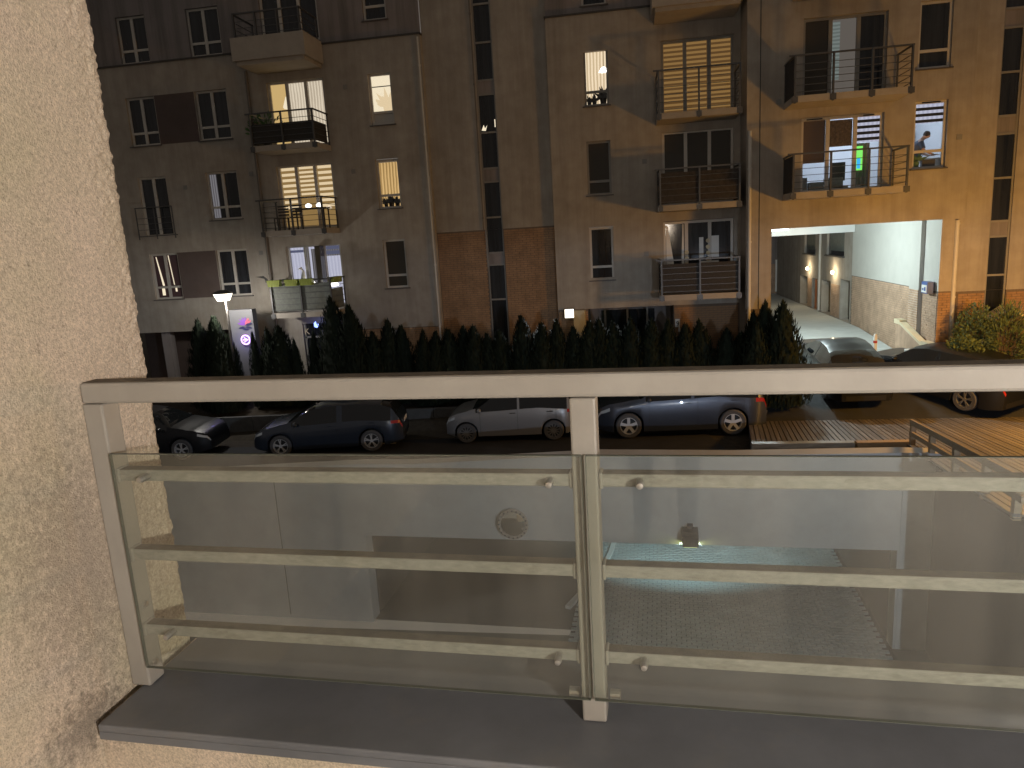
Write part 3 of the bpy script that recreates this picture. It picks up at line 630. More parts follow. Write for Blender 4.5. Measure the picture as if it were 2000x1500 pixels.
# ------------------------------------------------------------------ balconies of the house
def balcony(x0, x1, y0, y1, z, rail=1.2, slab=.18, panels=None, posts=3, screen=None, box=0.):
    bz = obj('balcony', MB().box(x0,x1,y0,y1,z,z+slab), 'slab', B)
    if box:
        mb = MB(); t = .14
        mb.box(x0-.1,x1+.1,y0-.1,y0+t-.1,z+slab-.06,z+slab+box); mb.box(x0-.1,x0+t-.1,y0+t-.1,y1-.002,z+slab-.06,z+slab+box); mb.box(x1+.1-t,x1+.1,y0+t-.1,y1-.002,z+slab-.06,z+slab+box)
        obj('parapet', mb, 'slab', bz); z += box
    mb = MB(); zt = z+slab+rail-.18 if not box else z+slab+.75; y = y0+.03
    mb.bar((x0-.12 if not box else x0,y,zt),(x1,y,zt),.05,.045); mb.bar((x0+.02,y,zt),(x0+.02,y1,zt),.045); mb.bar((x1-.02,y,zt),(x1-.02,y1,zt),.045)
    for k in range(posts):
        x = x0+.04+(x1-x0-.08)*k/(posts-1); mb.box(x-.025,x+.025,y-.04,y+.03,z+slab-.2,zt)
        if not box: mb.box(x-.08,x+.08,y-.05,y+.02,z-.0,z+slab-.02)
    n = 5 if not box else 3
    for k in range(n):
        zz_ = z+slab+.1+(zt-z-slab-.15)*k/n
        for (a, b) in (((x0,y,zz_),(x1,y,zz_)),((x0+.02,y,zz_),(x0+.02,y1,zz_)),((x1-.02,y,zz_),(x1-.02,y1,zz_))): mb.bar(a,b,.016)
    for x in (x0+.02,x1-.02): mb.box(x-.02,x+.02,y1-.1,y1-.05,z+slab,zt)
    obj('railing', mb, 'grey_metal', bz)
    if panels:
        mb = MB(); mb.box(x0+.06,x1-.06,y+.03,y+.045,z+slab+.06,zt-(.35 if panels == 'low' else .12)); mb.box(x0+.05,x0+.065,y+.05,y1-.15,z+slab+.06,zt-.12); mb.box(x1-.065,x1-.05,y+.05,y1-.15,z+slab+.06,zt-.35)
        obj('balcony_screen', mb, screen or 'dark_screen', bz)
    return bz
bD = balcony(-12.45,-10.15,23.7,24.98,3.56,1.3,panels='full',screen='screen_grey',posts=3)
bC = balcony(-12.45,-10.15,23.7,24.98,6.4,1.22)
bB = balcony(-12.45,-10.15,23.7,24.98,9.22,1.22,panels='low')
bA = balcony(-12.55,-10.2,23.6,24.98,11.95,.8,box=.65,posts=4)
r3 = balcony(1.02,3.5,23.7,24.98,3.58,1.28,panels='full')
r2 = balcony(1.02,3.5,23.7,24.98,6.4,1.28,panels='full',screen='screen_brown')
r1 = balcony(1.02,3.5,23.7,24.98,9.16,1.42)
r0_ = balcony(1.0,3.45,23.6,24.98,12.2,.8,box=.65,posts=4)
v1 = balcony(4.72,7.85,22.4,23.68,6.48,1.25,posts=4)
v2 = balcony(4.72,7.85,22.4,23.68,9.12,1.25,posts=4)
v3 = balcony(4.9,7.7,22.6,23.68,12.1,1.2,posts=4)
for bz, yy in ((v1,0),(v2,0)):
    z = 6.48 if bz is v1 else 9.12
    obj('side_screen', MB().box(4.73,4.76,22.45,23.66,z+.2,z+1.2), 'dark_screen', bz)
for (x, z) in ((-13.35,8.6),(-13.35,5.8),(-9.5,8.4),(-9.5,11.2),(.55,5.0),(.55,8.0),(4.5,9.3),(9.55,7.9),(-16.0,8.3)):
    v_ = obj('wall_vent', MB().box(x,x+.15,(23.68 if x > 3.7 else 24.98),(23.7 if x > 3.7 else 25),z,z+.15), 'pvc_dark', B)
# black joint line, downpipes
obj('expansion_joint', MB().box(4.03,4.055,23.692,23.71,3.2,17), 'black', B)
def pipe(x, y, z0, z1, mt, r=.055):
    mb = MB(); mb.tube([(x,y,z0),(x,y,z1)],r,10)
    for k in range(int((z1-z0)/2.2)+1): mb.lathe([(r,-.03),(r+.014,-.03),(r+.014,.03),(r,.03)],10,c=(x,y,z0+.4+2.2*k))
    return obj('downpipe', mb, mt, B, smooth=40)
pipe(-12.98,24.93,.3,12.1,'pipe_dark'); pipe(3.74,23.6,.5,8.6,'pipe'); pipe(9.78,23.86,.7,5.6,'pipe',.07); pipe(-6.72,24.92,.3,12.6,'pipe',.03); pipe(-4.95,25.2,6.2,16,'pipe_dark',.02)
# passage through the house
mb = MB(); X = 9.3
mb.face([(X,23.7,3.5),(X,32.4,3.5),(X,32.4,5.65),(X,23.7,5.65)])
mb.face([(4.42,23.7,.5),(4.42,23.7,5.65),(4.42,32.4,5.65),(4.42,32.4,.5)]); mb.face([(4.42,23.7,5.65),(9.3,23.7,5.65),(9.3,32.4,5.65),(4.42,32.4,5.65)])
obj('passage_wall', mb, 'stucco_bright', B)
obj('passage_beam', MB().box(4.42,9.28,32.1,32.4,5.3,5.64), 'white', B)
obj('passage_pilaster', MB().box(9.18,9.3,24.9,25.7,1,5.64), 'stucco_bright', B)
mb = MB(); mb.face([(X+.004,23.7,.6),(X+.004,32.4,.6),(X+.004,32.4,3.5),(X+.004,23.7,3.5)]); obj('passage_mortar', mb, 'mortar_pale', B)
mb = MB(); brick_mb(mb,25.72,32.3,1.1,3.48,9.3,axis='x'); brick_mb(mb,23.75,24.88,.9,3.48,9.3,axis='x'); brick_mb(mb,24.9,25.7,1.0,3.48,9.18,axis='x'); obj('passage_brickwork', mb, 'brick_pale', B, kind='stuff')

# ------------------------------------------------------------------ wing in the courtyard behind
K = thing('courtyard_wing', 'blue grey wing with garages seen through the passage, two lamps lit', 'building', (9.3,40,1.45))
mb = MB()
def xwall(mb, y0, y1, z0, z1, holes, X=9.3, d=.35):
    t = MB(); wall_mb(t, y0, y1, z0, z1, 0, holes, d)
    for f in t.f: mb.face([(X+t.v[i][1], t.v[i][0], t.v[i][2]) for i in f])
gar = [(32.6,34.0,1.45,3.25),(35.6,37.2,1.45,3.05),(38.0,39.0,1.45,3.0),(40.0,41.6,1.45,3.0)]
wins = [(33.6,36.4,4.25,5.6),(38.6,40.8,4.2,5.6)]
xwall(mb, 32.4, 48, 1.4, 8, gar+wins); obj('wall', mb, 'stucco', K)
mb = MB(); mb.face([(9.9,32.4,1.4),(9.9,48,1.4),(9.9,48,3.3),(9.9,32.4,3.3)]); obj('garage_back', mb, 'cream', K)
mb = MB(); brick_mb(mb,34.1,35.5,1.5,3.0,9.3,axis='x'); brick_mb(mb,39.05,39.9,1.5,3.0,9.3,axis='x'); obj('brickwork', mb, 'brick_pale', K, kind='stuff')
obj('orange_door', MB().box(9.32,9.36,38.05,38.5,1.5,2.95), mat('orange_door',(.5,.16,.05),.6), K)
for (a, b, c, d) in wins:
    wv = obj('window', MB().box(9.4,9.5,a,b,c,d), 'pane_dark', K); obj('blind', MB().box(9.37,9.39,a+.2,b-.3,c+.2,d), 'screen_grey', wv); obj('sill', MB().box(9.2,9.32,a-.1,b+.1,c-.06,c), 'sill', wv)
mb = MB(); mb.tube([(9.22,37.3,1.5),(9.22,37.3,7)],.06,8); obj('downpipe', mb, 'pipe', K)
for y, z in ((34.9,3.5),(39.6,3.45)):
    o = obj('wall_lamp', MB().lathe([(0,-.09),(.06,-.075),(.085,0),(.06,.075),(0,.09)],12,c=(9.18,y,z)), 'glow_warm', K, smooth=60)
    lamp('wing_light','POINT',(8.95,y,z),40,(1.,.8,.5),.1)
E2 = thing('courtyard_house', 'dark rear house closing the courtyard behind the passage, pale corner pier', 'building', (8,48,1.45))
mb = MB(); wall_mb(mb,2,9.3,1.4,9,48,[(7.6,8.0,1.6,3.2),(8.15,8.5,1.6,3.2)]); mb.face([(3,32.4,1.4),(3,48,1.4),(3,48,9),(3,32.4,9)]); obj('wall', mb, 'stucco_hi', E2)
mb = MB(); brick_mb(mb,8.6,9.28,1.5,3.4,48); obj('brickwork', mb, 'brick_pale', E2, kind='stuff')
obj('shutter', MB().box(6.9,8.55,48.1,48.2,1.5,3.3), 'dark_screen', E2)
mb = MB()
for x in (7.75,8.25,9.2): mb.box(x,x+.09,47.9,47.99,1.6,3.6)
obj('post', mb, 'white', E2)

# ------------------------------------------------------------------ things in front of the house
def thuja_mesh(seed, n=1700):
    rnd = random.Random(seed); mb = MB(); prof = lambda t: .5*max(0,1-t**1.9)**.85*(.8+.2*min(1, t*6+.3))
    core = [(max(.02, prof(t)*.72), t*.96+.03) for t in [i/8 for i in range(9)]]
    mb.cur = 1; mb.lathe(core, 9)
    mb.cur = 0
    lump = [(rnd.uniform(0,6.28), rnd.uniform(.1,.9), rnd.uniform(-.14,.2)) for _ in range(14)]
    for k in range(n):
        t = rnd.random()**1.25; a = rnd.uniform(0, 6.283); f = 1
        for (la, lt, lv) in lump:
            d = abs((a-la+math.pi) % (2*math.pi)-math.pi); f += lv*math.exp(-(d/.6)**2-((t-lt)/.12)**2)
        r_ = prof(t)*f*rnd.uniform(.72, 1.06); b = Vector((math.cos(a)*r_, math.sin(a)*r_, t*.97+.02))
        out = Vector((math.cos(a), math.sin(a), 0)); d = (out*rnd.uniform(.15,.75)+Vector((rnd.uniform(-.35,.35),rnd.uniform(-.35,.35),1))).normalized()
        l = rnd.uniform(.05,.1); sd = d.cross(out+Vector((0,0,.2))).normalized()*rnd.uniform(.012,.026); tip = b+d*l; md = b+d*l*.45
        mb.face([b, md+sd, tip, md-sd])
    me = mb.mesh('crown'); me.materials.append(M['thuja']); me.materials.append(M['thuja_core']); return me
tmesh = [thuja_mesh(i) for i in range(4)]
trunk = MB().tube([(0,0,-.02),(0,0,.3)],[.035,.028],6).mesh('trunk'); trunk.materials.append(M['bark'])
TP = [(-14.78,3.57,'below the left street lantern'),(-14.1,3.69,''),(-13.57,3.1,''),(-12.71,3.1,''),(-12.23,3.21,''),(-11.77,3.28,''),(-11.22,2.85,''),(-10.71,3.05,''),(-9.77,4.1,''),(-9.24,3.85,''),(-9.04,3.7,''),(-8.36,2.96,''),(-7.9,3.3,''),(-7.42,3.14,''),(-6.78,2.97,''),(-6.38,2.88,''),(-5.84,2.95,''),(-5.39,3.01,''),(-5.02,3.05,''),(-4.46,2.76,''),(-4.13,2.87,''),(-3.39,3.29,''),(-2.83,3.06,''),(-2.32,3.11,''),(-1.69,2.87,''),(-1.26,3.04,''),(-.89,3.09,''),(-.47,2.96,''),(-.01,3.07,''),(.61,3.06,''),(1.14,2.97,''),(1.75,2.84,''),(2.23,2.93,''),(2.85,2.67,''),(3.35,2.52,''),(3.77,3.12,''),(4.16,3.4,'')]
behind = [(-14.5,'dark thuja at the left end of the hedge, under the street lantern'),(-13,'dark thuja in front of the lotus sign totem'),(-12,'dark thuja beside the totem, left of the shop front'),(-10.3,'dark thuja in front of the shop front with a K'),(-9.5,'tallest thuja of the hedge, pointed, right of the flower box balcony'),(-8.9,'tall pointed thuja right of the tallest one'),(-6.7,'dark thuja before the brick base left of the wall edge'),(-4.9,'dark thuja before the brown brick bay left of the stair window'),(-3.9,'dark thuja before the foot of the dark stair window'),(-2.4,'dark thuja before the brick bay right of the stair window'),(-1.5,'dark thuja below the square floodlight'),(1.4,'dark thuja before the dark porch'),(3.5,'rounded thuja before the sunlit looking orange brick wall'),(9,'tall thuja at the right end of the hedge beside the passage')]
behind[12] = (3.5, 'rounded thuja before the orange lit brick wall')
first = None
for i, (x, zt, _) in enumerate(TP):
    lb = next(l for xm, l in behind if x <= xm); yb = 22.75+random.uniform(-.12,.15); zb = gz(yb)-.02; h = zt-zb
    t = thing('thuja_tree', lb, 'tree', (x,yb,zb), random.uniform(0,6), 'thuja hedge in front of the house')
    wd = (1.25 if h < 2.7 else 1.5)*random.uniform(.92,1.1)
    if x in (-13.57,-12.71,-11.22,-10.71): wd *= .5
    for nm, me in (('trunk', trunk), ('crown', tmesh[i % 4])):
        o = bpy.data.objects.new(nm, me); C.objects.link(o); o.parent = t
    t.scale = (wd, wd*random.uniform(.85,1.2), h); t.rotation_euler = (random.uniform(-.04,.04), random.uniform(-.05,.05), t.rotation_euler.z)
for (x, y, zt, wd, lb) in ((4.45,22.05,3.42,1.75,'broad dark thuja nearest the passage, tallest at the hedge end'),(3.72,22.0,2.85,1.6,'broad low thuja in front of the tall hedge end'),(-13.9,22.4,3.3,1.5,'wide thuja below the left lantern, lit from above')):
    zb = gz(y); t = thing('thuja_tree', lb, 'tree', (x,y,zb), 1., 'thuja hedge in front of the house'); t.scale = (wd,wd,zt-zb)
    for nm, me in (('trunk', trunk), ('crown', tmesh[int(wd*7) % 4])):
        o = bpy.data.objects.new(nm, me); C.objects.link(o); o.parent = t
# singled out labels for the hedge, left to right
seen = {}
for o in [o for o in C.objects if o.get('category') == 'tree']: seen.setdefault(o['label'], []).append(o)
ORD = ['first','second','third','fourth','fifth','sixth','seventh']
for lb, os_ in seen.items():
    if len(os_) > 1:
        for k, o in enumerate(sorted(os_, key=lambda q: q.location.x)): o['label'] = lb + ', ' + ORD[k] + ' from left'
def bush(name, loc, rx, rz_, n, label, seed, spiky=False, mt='bush'):
    rnd = random.Random(seed); t = thing(name, label, 'bush', loc)
    mb = MB()
    for k in range(n):
        a = rnd.uniform(0,6.283); e = math.asin(rnd.uniform(-.2,1)); rr = rnd.uniform(.62,1.08)
        d = Vector((math.cos(a)*math.cos(e), math.sin(a)*math.cos(e), math.sin(e))); p = Vector((d.x*rx*rr, d.y*rx*rr, rz_*.45+d.z*rz_*.55*rr))
        g = (d+Vector((rnd.uniform(-.6,.6),rnd.uniform(-.6,.6),rnd.uniform(-.2,.9)))).normalized(); l = rnd.uniform(.05,.11)*(1.8 if spiky else 1)
        sd = g.cross(Vector((rnd.uniform(-1,1),rnd.uniform(-1,1),.3))).normalized()*l*(.12 if spiky else .3)
        mb.face([p, p+g*l*.5+sd, p+g*l, p+g*l*.5-sd])
    obj('crown', mb, mt, t, world=False)
    mb = MB()
    for k in range(5):
        a = k*1.3; mb.tube([(0,0,-.02),(math.cos(a)*rx*.3,math.sin(a)*rx*.3,rz_*.4),(math.cos(a)*rx*.6,math.sin(a)*rx*.6,rz_*.75)],[.03,.02,.008],5)
    obj('trunk', mb, 'bark', t, world=False); return t
bush('round_bush', (9.55,22.4,gz(22.4)), .62, 1.75, 3600, 'round leafy bush by the passage corner, pale green on its left side', 3)
bush('upright_bush', (10.05,22.9,gz(22.9)), .55, 2.5, 2600, 'taller bush lit orange in front of the right stair window', 4)
bush('spiky_bush', (10.75,22.5,gz(22.5)), .5, 2.65, 1500, 'feathery bush lit yellow beside the small gabled hut', 5, True)
# small gabled hut at the right edge
hut = thing('gabled_hut', 'small gabled brick hut with pale coping at the right edge', 'hut', (11.1,23.2,gz(23)))
mb = MB(); gzh = .3
mb.prism([(10.62,gzh),(12.2,gzh),(12.2,2.3),(11.62,2.5),(11.02,2.92),(10.62,2.68)],22.95,23.6); obj('wall', mb, mat('hut_brick',(.12,.085,.06),.9,var=.3,vs=8), hut)
mb = MB(); mb.bar((10.52,23.27,2.64),(11.02,23.27,2.98),.75,.05); mb.bar((11.02,23.27,2.98),(11.66,23.27,2.52),.75,.05); mb.bar((11.66,23.27,2.51),(12.3,23.27,2.3),.75,.05); obj('coping', mb, 'cream', hut)
# low wall with sloped coping, white bin, bollard, sign on passage wall
lw = thing('low_wall', 'low brick wall with sloping cream coping along the passage wall', 'wall', (9.0,24.6,1))
mb = MB(); mb.prism([(23.3,.6),(26.2,.6),(26.2,2.25),(25.8,2.25),(23.9,1.8),(23.3,1.8)],9.0,9.16,'x'); obj('brick_core', mb, 'brick_pale', lw)
mb = MB(); mb.prism([(25.75,2.252),(26.25,2.252),(26.25,2.4),(25.75,2.4)],8.95,9.17,'x'); mb.prism([(23.9,1.802),(25.748,2.252),(25.748,2.34),(23.9,1.9)],8.96,9.165,'x'); mb.prism([(23.2,1.802),(23.898,1.802),(23.898,1.98),(23.2,1.98)],8.95,9.17,'x'); obj('coping', mb, 'cream', lw)
o = obj('utility_box', MB().box(-.24,.24,-.15,.15,0,1.25), 'white', None, bevel=.03); o.location = (8.45,23.0,gz(23)); tag(o, 'white utility box standing before the low coped wall', 'utility box')
bl = thing('bollard', 'white flexible bollard with red bands beside the black sedan', 'bollard', (7.85,24.6,gz(24.6)))
obj('post', MB().lathe([(0,0),(.07,0),(.06,.05),(.055,1.2),(.03,1.25),(0,1.25)],12,c=(0,0,0)), 'white', bl, world=False, smooth=40)
mb = MB(); mb.lathe([(.062,.95),(.062,1.03)],12); mb.lathe([(.064,.45),(.064,.6)],12); obj('red_band', mb, 'red', bl, world=False)
sg = thing('wall_sign', 'small blue and white sign box on the passage wall corner', 'sign', (9.26,24.25,3.55))
obj('box', MB().box(9.08,9.26,23.95,24.4,3.42,3.78), 'sign_blue', sg); obj('face', MB().box(9.068,9.078,23.98,24.37,3.45,3.68), 'white', sg)
mb = MB(); mb.box(9.06,9.066,24.2,24.3,3.52,3.58); mb.box(9.06,9.066,24.05,24.15,3.5,3.62); obj('print', mb, 'sign_blue', sg)
# street lanterns
def lantern(name, label, loc, kind):
    t = thing(name, label, 'street lamp', loc); x, y, z = loc
    h = {'trap': 4.35, 'box': 2.75}[kind]-z
    obj('pole', MB().tube([(0,.12,0),(0,.12,h-.02)],[.05,.035],10), 'trim_dark', t, world=False, smooth=50)
    if kind == 'trap':
        mb = MB(); mb.lathe([(0,h),(.2,h),(.3,h+.26),(0,h+.26)],4,c=(0,0,.0)); 
        obj('lamp_glass', MB().lathe([(.0,h),(.2,h),(.31,h+.24),(0,h+.24)],20), 'glow_white', t, world=False)
        obj('cap', MB().lathe([(.33,h+.24),(.33,h+.27),(.12,h+.36),(0,h+.37)],20), 'grey_metal', t, world=False)
        lamp('lantern_light','POINT',(x,y-.05,z+h-.12),230,(1.,.95,.87),.16)
    return t
lantern('street_lantern', 'lit street lantern with trapezoid glass at the left end of the hedge', (-13.52,22.5,gz(22.5)), 'trap')
t = thing('floodlight', 'lit square floodlight beside the orange porch pillar', 'floodlight', (-2.03,24.8,3.2))
obj('housing', MB().box(-2.21,-1.87,24.74,24.98,3.03,3.36), 'grey_metal', t, bevel=.02)
lf = obj('lamp_glass', MB().box(-2.19,-1.89,24.715,24.737,3.05,3.34), 'glow_white', t)
mb = MB(); mb.lathe([(0,-.01),(.022,-.01),(.022,.01),(0,.01)],10,'y',(-2.12,24.705,3.27)); mb.lathe([(0,-.01),(.022,-.01),(.022,.01),(0,.01)],10,'y',(-2.0,24.705,3.27)); obj('sensor_dot', mb, 'black', t)
lamp('flood_light','SPOT',(-2.03,24.55,3.2),330,(.9,.96,1.),.12,(-2.2,18,0),150,.8)
# totem with lotus emblem and neon ring
tt = thing('sign_totem', 'white sign totem with a purple lotus emblem and glowing ring', 'sign', (-13.5,23.6,gz(23.6)))
obj('body', MB().box(-13.99,-13.1,23.5,23.8,.7,3.95), 'totem', tt, bevel=.01)
def petal(mb, cx, cz, ang, l, wd, Y):
    d = Vector((math.sin(ang),0,math.cos(ang))); s_ = Vector((math.cos(ang),0,-math.sin(ang))); b = Vector((cx,Y,cz))
    pts = [b, b+d*l*.35+s_*wd, b+d*l*.75+s_*wd*.7, b+d*l, b+d*l*.75-s_*wd*.7, b+d*l*.35-s_*wd]
    off = Vector((0,.006,0)); mb.face(pts); mb.face([p+off for p in reversed(pts)])
    for a, c_ in zip(pts, pts[1:]+pts[:1]): mb.face([a, c_, c_+off, a+off])
lx, lz = -13.42, 3.4
for i, (an, mt_) in enumerate(((-75,'petal_p'),(-45,'petal_p'),(-18,'petal_p'),(8,'petal_p'),(34,'petal_r'),(58,'petal_r'),(80,'petal_b'))):
    mb = MB(); petal(mb, lx, lz, R(an), .3, .045, 23.488-.002*i); obj('emblem_petal', mb, mt_, tt)
mb = MB(); 
for i, an in enumerate((-100,100)): petal(mb, lx, lz-.06, R(an), .26, .035, 23.474-.002*i)
petal(mb, lx-.12, lz-.14, R(90), .26, .03, 23.468); obj('emblem_base', mb, 'petal_b', tt)
mb = MB(); mb.tube([(-13.45+.16*math.cos(a),23.44,2.88+.16*math.sin(a)) for a in [i*2*math.pi/24 for i in range(25)]],.022,6,False); mb.tube([(-13.55,23.44,2.88),(-13.35,23.44,2.88)],.018,6); mb.tube([(-13.5,23.44,2.96),(-13.36,23.44,2.88),(-13.5,23.44,2.8)],.018,6)
obj('neon_ring', mb, 'glow_neon', tt); lamp('neon_light','POINT',(-13.45,23.3,2.88),7,(.25,.25,1.),.1)
o = obj('crescent_sign', MB().prism([(-11.4,3.1),(-11.3,3.06),(-11.22,3.14),(-11.24,3.22),(-11.3,3.18),(-11.33,3.3),(-11.4,3.24)],24.7,24.72), 'glow_blue'); tag(o, 'small glowing blue crescent sign above the shop door', 'sign')
lamp('crescent_light','POINT',(-11.3,24.5,3.15),3,(.3,.4,1.),.1)
def solid(o):
    dg = bpy.context.evaluated_depsgraph_get(); me = bpy.data.meshes.new_from_object(o.evaluated_get(dg)); n = bpy.data.objects.new('tmp', me)
    C.objects.link(n); n.parent = o.parent; n.location = o.location; n.rotation_euler = o.rotation_euler; nm = o.name; bpy.data.objects.remove(o); n.name = nm; return n
def text(s_, loc, size, mt, name, label, cat, rot=(R(90),0,0)):
    cu = bpy.data.curves.new(name, 'FONT'); cu.body = s_; cu.size = size; cu.extrude = .006; cu.align_x = 'CENTER'
    o = bpy.data.objects.new(name, cu); C.objects.link(o); o.location = loc; o.rotation_euler = rot; cu.materials.append(M[mt]); o = solid(o); tag(o, label, cat); return o
text('K', (-11.86,25.04,2.8), .32, 'cream', 'letter_sign', 'single pale letter K on the dark shop front', 'sign')
mb = MB(); 
for i, an in enumerate((-70,-30,20,60)): petal(mb, -11.02, 2.72, R(an), .22, .04, 25.03-.002*i)
tag(obj('door_emblem', mb, 'red'), 'red lotus emblem on the dark shop door', 'sign')
hp = thing('house_number', 'small pale house number plate with a 9 on the brick by the porch', 'sign', (.74,25.0,2.5))
hp.location = (1.62,24.97,2.5)
obj('plate', MB().box(1.54,1.7,24.965,24.98,2.55,2.83), 'white', hp); obj('plate_foot', MB().box(1.65,1.7,24.965,24.98,2.38,2.548), 'white', hp)
cu = bpy.data.curves.new('numeral', 'FONT'); cu.body = '9'; cu.size = .22; cu.align_x = 'CENTER'; cu.extrude = .003
o = bpy.data.objects.new('numeral', cu); C.objects.link(o); o.parent = hp; o.location = (0,-.01,.1); o.rotation_euler = (R(90),0,0); cu.materials.append(M['trim_dark']); solid(o)
# things on the balconies
for i, x in enumerate((-12.2,-11.55,-11.0)):
    fb = thing('flower_box', ['lime flower box at the left end of the lilac lit balcony','lime flower box second from the left on the lilac lit balcony','lime flower box third from the left on the lilac lit balcony'][i], 'flower box', (x,23.66,4.9), 0, 'lime flower boxes on the balcony rail')
    mb = MB(); mb.prism([(-.2,-.22),(.2,-.22),(.24,0),(-.24,0)],-.12,.1); 
    for k in range(7): mb.box(-.21+.06*k,-.19+.06*k,-.128,-.12,-.2,-.02)
    obj('box', mb, 'lime', fb, world=False); obj('soil', MB().box(-.22,.22,-.11,.09,-.01,.004), 'soil', fb, world=False)
fb = thing('flower_box', 'lime flower box on the right side rail of the lilac lit balcony', 'flower box', (-10.2,24.2,4.9), R(90), 'lime flower boxes on the balcony rail')
obj('box', MB().prism([(-.35,-.2),(.35,-.2),(.38,0),(-.38,0)],-.12,.1), 'lime', fb, world=False); obj('soil', MB().box(-.33,.33,-.1,.08,-.01,.004), 'soil', fb, world=False)
hr = thing('heron_figure', 'white heron figure standing between the lime flower boxes', 'figure', (-11.25,23.95,3.76))
mb = MB(); mb.tube([(0,0,0),(0,0,.7),(0,0,1.1),(.02,0,1.4),(-.05,0,1.5),(-.16,0,1.47)],[.04,.07,.1,.045,.05,.01],8); obj('body', mb, 'white', hr, world=False, smooth=60)
o = obj('oval_lamp', MB().lathe([(0,-.07),(.16,-.05),(.2,0),(.16,.05),(0,.07)],16,c=(-11.05,23.98,4.72)), 'glow_pendant', smooth=60); tag(o, 'glowing oval lamp below the heron figure on the balcony', 'lamp')
o = obj('oval_lamp', MB().lathe([(0,-.06),(.16,-.05),(.2,0),(.16,.05),(0,.06)],16,c=(-10.32,24.3,4.62)), 'glow_pendant', smooth=60); tag(o, 'glowing oval lamp under the side flower box', 'lamp')
br = thing('bird_scarer', 'black bird shape on the left corner of the balcony rail', 'figure', (-12.5,23.7,4.85))
mb = MB(); mb.prism([(-.42,.2),(-.12,.22),(.02,.1),(.04,-.02),(-.02,-.02),(-.08,.12),(-.3,.18)],-.02,.02); obj('body', mb, 'black', br, world=False)
tb = thing('balcony_table', 'dark table with two glowing white lanterns on the amber lit balcony', 'table', (-10.75,24.3,6.58))
obj('tabletop', MB().box(-.6,.5,-.25,.25,.68,.71), 'trim_dark', tb, world=False)
for sx in (-.55,.45):
    for sy in (-.2,.2): obj('leg', MB().box(sx-.02,sx+.02,sy-.02,sy+.02,0,.68), 'trim_dark', tb, world=False)
for i, x in enumerate((-10.9,-10.5)):
    l_ = thing('table_lantern', ['left glowing white lantern on the dark balcony table','right glowing white lantern on the dark balcony table'][i], 'lantern', (x,24.25,7.291), 0, 'lanterns on the balcony table')
    obj('globe', MB().lathe([(0,.02),(.1,.04),(.11,.09),(.06,.15),(0,.16)],14), 'glow_pendant', l_, world=False, smooth=60); obj('base', MB().lathe([(0,0),(.07,0),(.07,.02),(0,.02)],14), 'trim_dark', l_, world=False)
for i, x in enumerate((-12.0,-11.5)):
    ch = thing('balcony_chair', ['left slatted chair on the amber lit balcony','right slatted chair on the amber lit balcony'][i], 'chair', (x,24.35,6.58), 0, 'chairs on the amber lit balcony')
    obj('seat', MB().box(-.2,.2,-.2,.2,.42,.45), 'trim_dark', ch, world=False)
    mb = MB()
    for k in range(4): mb.box(-.2,.2,.2,.22,.52+.1*k,.58+.1*k)
    obj('backrest', mb, 'trim_dark', ch, world=False)
    for sx in (-.18,.18):
        for sy in (-.18,.18): obj('leg', MB().box(sx-.015,sx+.015,sy-.015,sy+.015,0,.42), 'trim_dark', ch, world=False)
pl = thing('balcony_plant', 'leafy potted plant behind the rail of the left cream lit balcony', 'plant', (-12.1,24.2,9.42))
mb = MB(); rnd = random.Random(9)
for k in range(160):
    a = rnd.uniform(0,6.28); e = rnd.uniform(.2,1.4); l = rnd.uniform(.2,.95); d = Vector((math.cos(a)*math.cos(e),math.sin(a)*math.cos(e)*.6,math.sin(e))); p = Vector((0,0,.3))+d*l*.9; s2 = d.cross(Vector((.2,1,.1))).normalized()*.035
    mb.face([p-d*.08,p+s2,p+d*.1,p-s2])
obj('leaves', mb, 'leafgreen', pl, world=False); obj('pot', MB().lathe([(0,0),(.13,0),(.17,.3),(0,.3)],12), 'trim_dark', pl, world=False)
pd = thing('pendant_lamp', 'bright dome pendant lamp in the curtained upper window', 'lamp', (-.62,25.22,11.0))
obj('shade', MB().lathe([(.02,.16),(.09,.12),(.16,.0),(.0,-.02)],16), 'glow_pendant', pd, world=False, smooth=60); obj('cord', MB().tube([(0,0,.16),(0,0,.68)],.006,5), 'black', pd, world=False)

# person bending over in the bright window
def skin_body(name, verts, edges, radii, mt, parent, sub=2):
    me = bpy.data.meshes.new(name); me.from_pydata(verts, edges, []); o = bpy.data.objects.new(name, me); C.objects.link(o); o.parent = parent
    s_ = o.modifiers.new('skin','SKIN'); s_.use_smooth_shade = True
    for i, r_ in enumerate(radii): me.skin_vertices[0].data[i].radius = r_ if isinstance(r_, tuple) else (r_, r_)
    me.skin_vertices[0].data[0].use_root = True
    b = o.modifiers.new('sub','SUBSURF'); b.levels = sub; b.render_levels = sub
    me.materials.append(M[mt] if isinstance(mt, str) else mt); return o
def make_skin():
    if not hasattr(bpy.types.Mesh, 'skin_vertices'): return
P_ = thing('person', 'person in a dark t-shirt bending forward in the bright blue window', 'person', (8.82,24.5,6.6), R(0))
pv = [(-.12,0,.9),(-.13,0,1.08),(-.08,0,1.25),(.0,0,1.38),(.08,0,1.46),(.16,0,1.52),(.24,0,1.57),(.3,.0,1.6),
      (-.12,-.1,.85),(-.06,-.11,.48),(-.14,-.11,.06),(.02,-.12,.03),(-.12,.1,.85),(-.02,.11,.48),(-.1,.11,.06),(.06,.12,.03),
      (-.01,-.18,1.36),(.06,-.24,1.12),(.3,-.2,1.0),(.38,-.18,.98),(-.01,.18,1.36),(.08,.22,1.12),(.32,.18,1.0),(.4,.17,.98)]
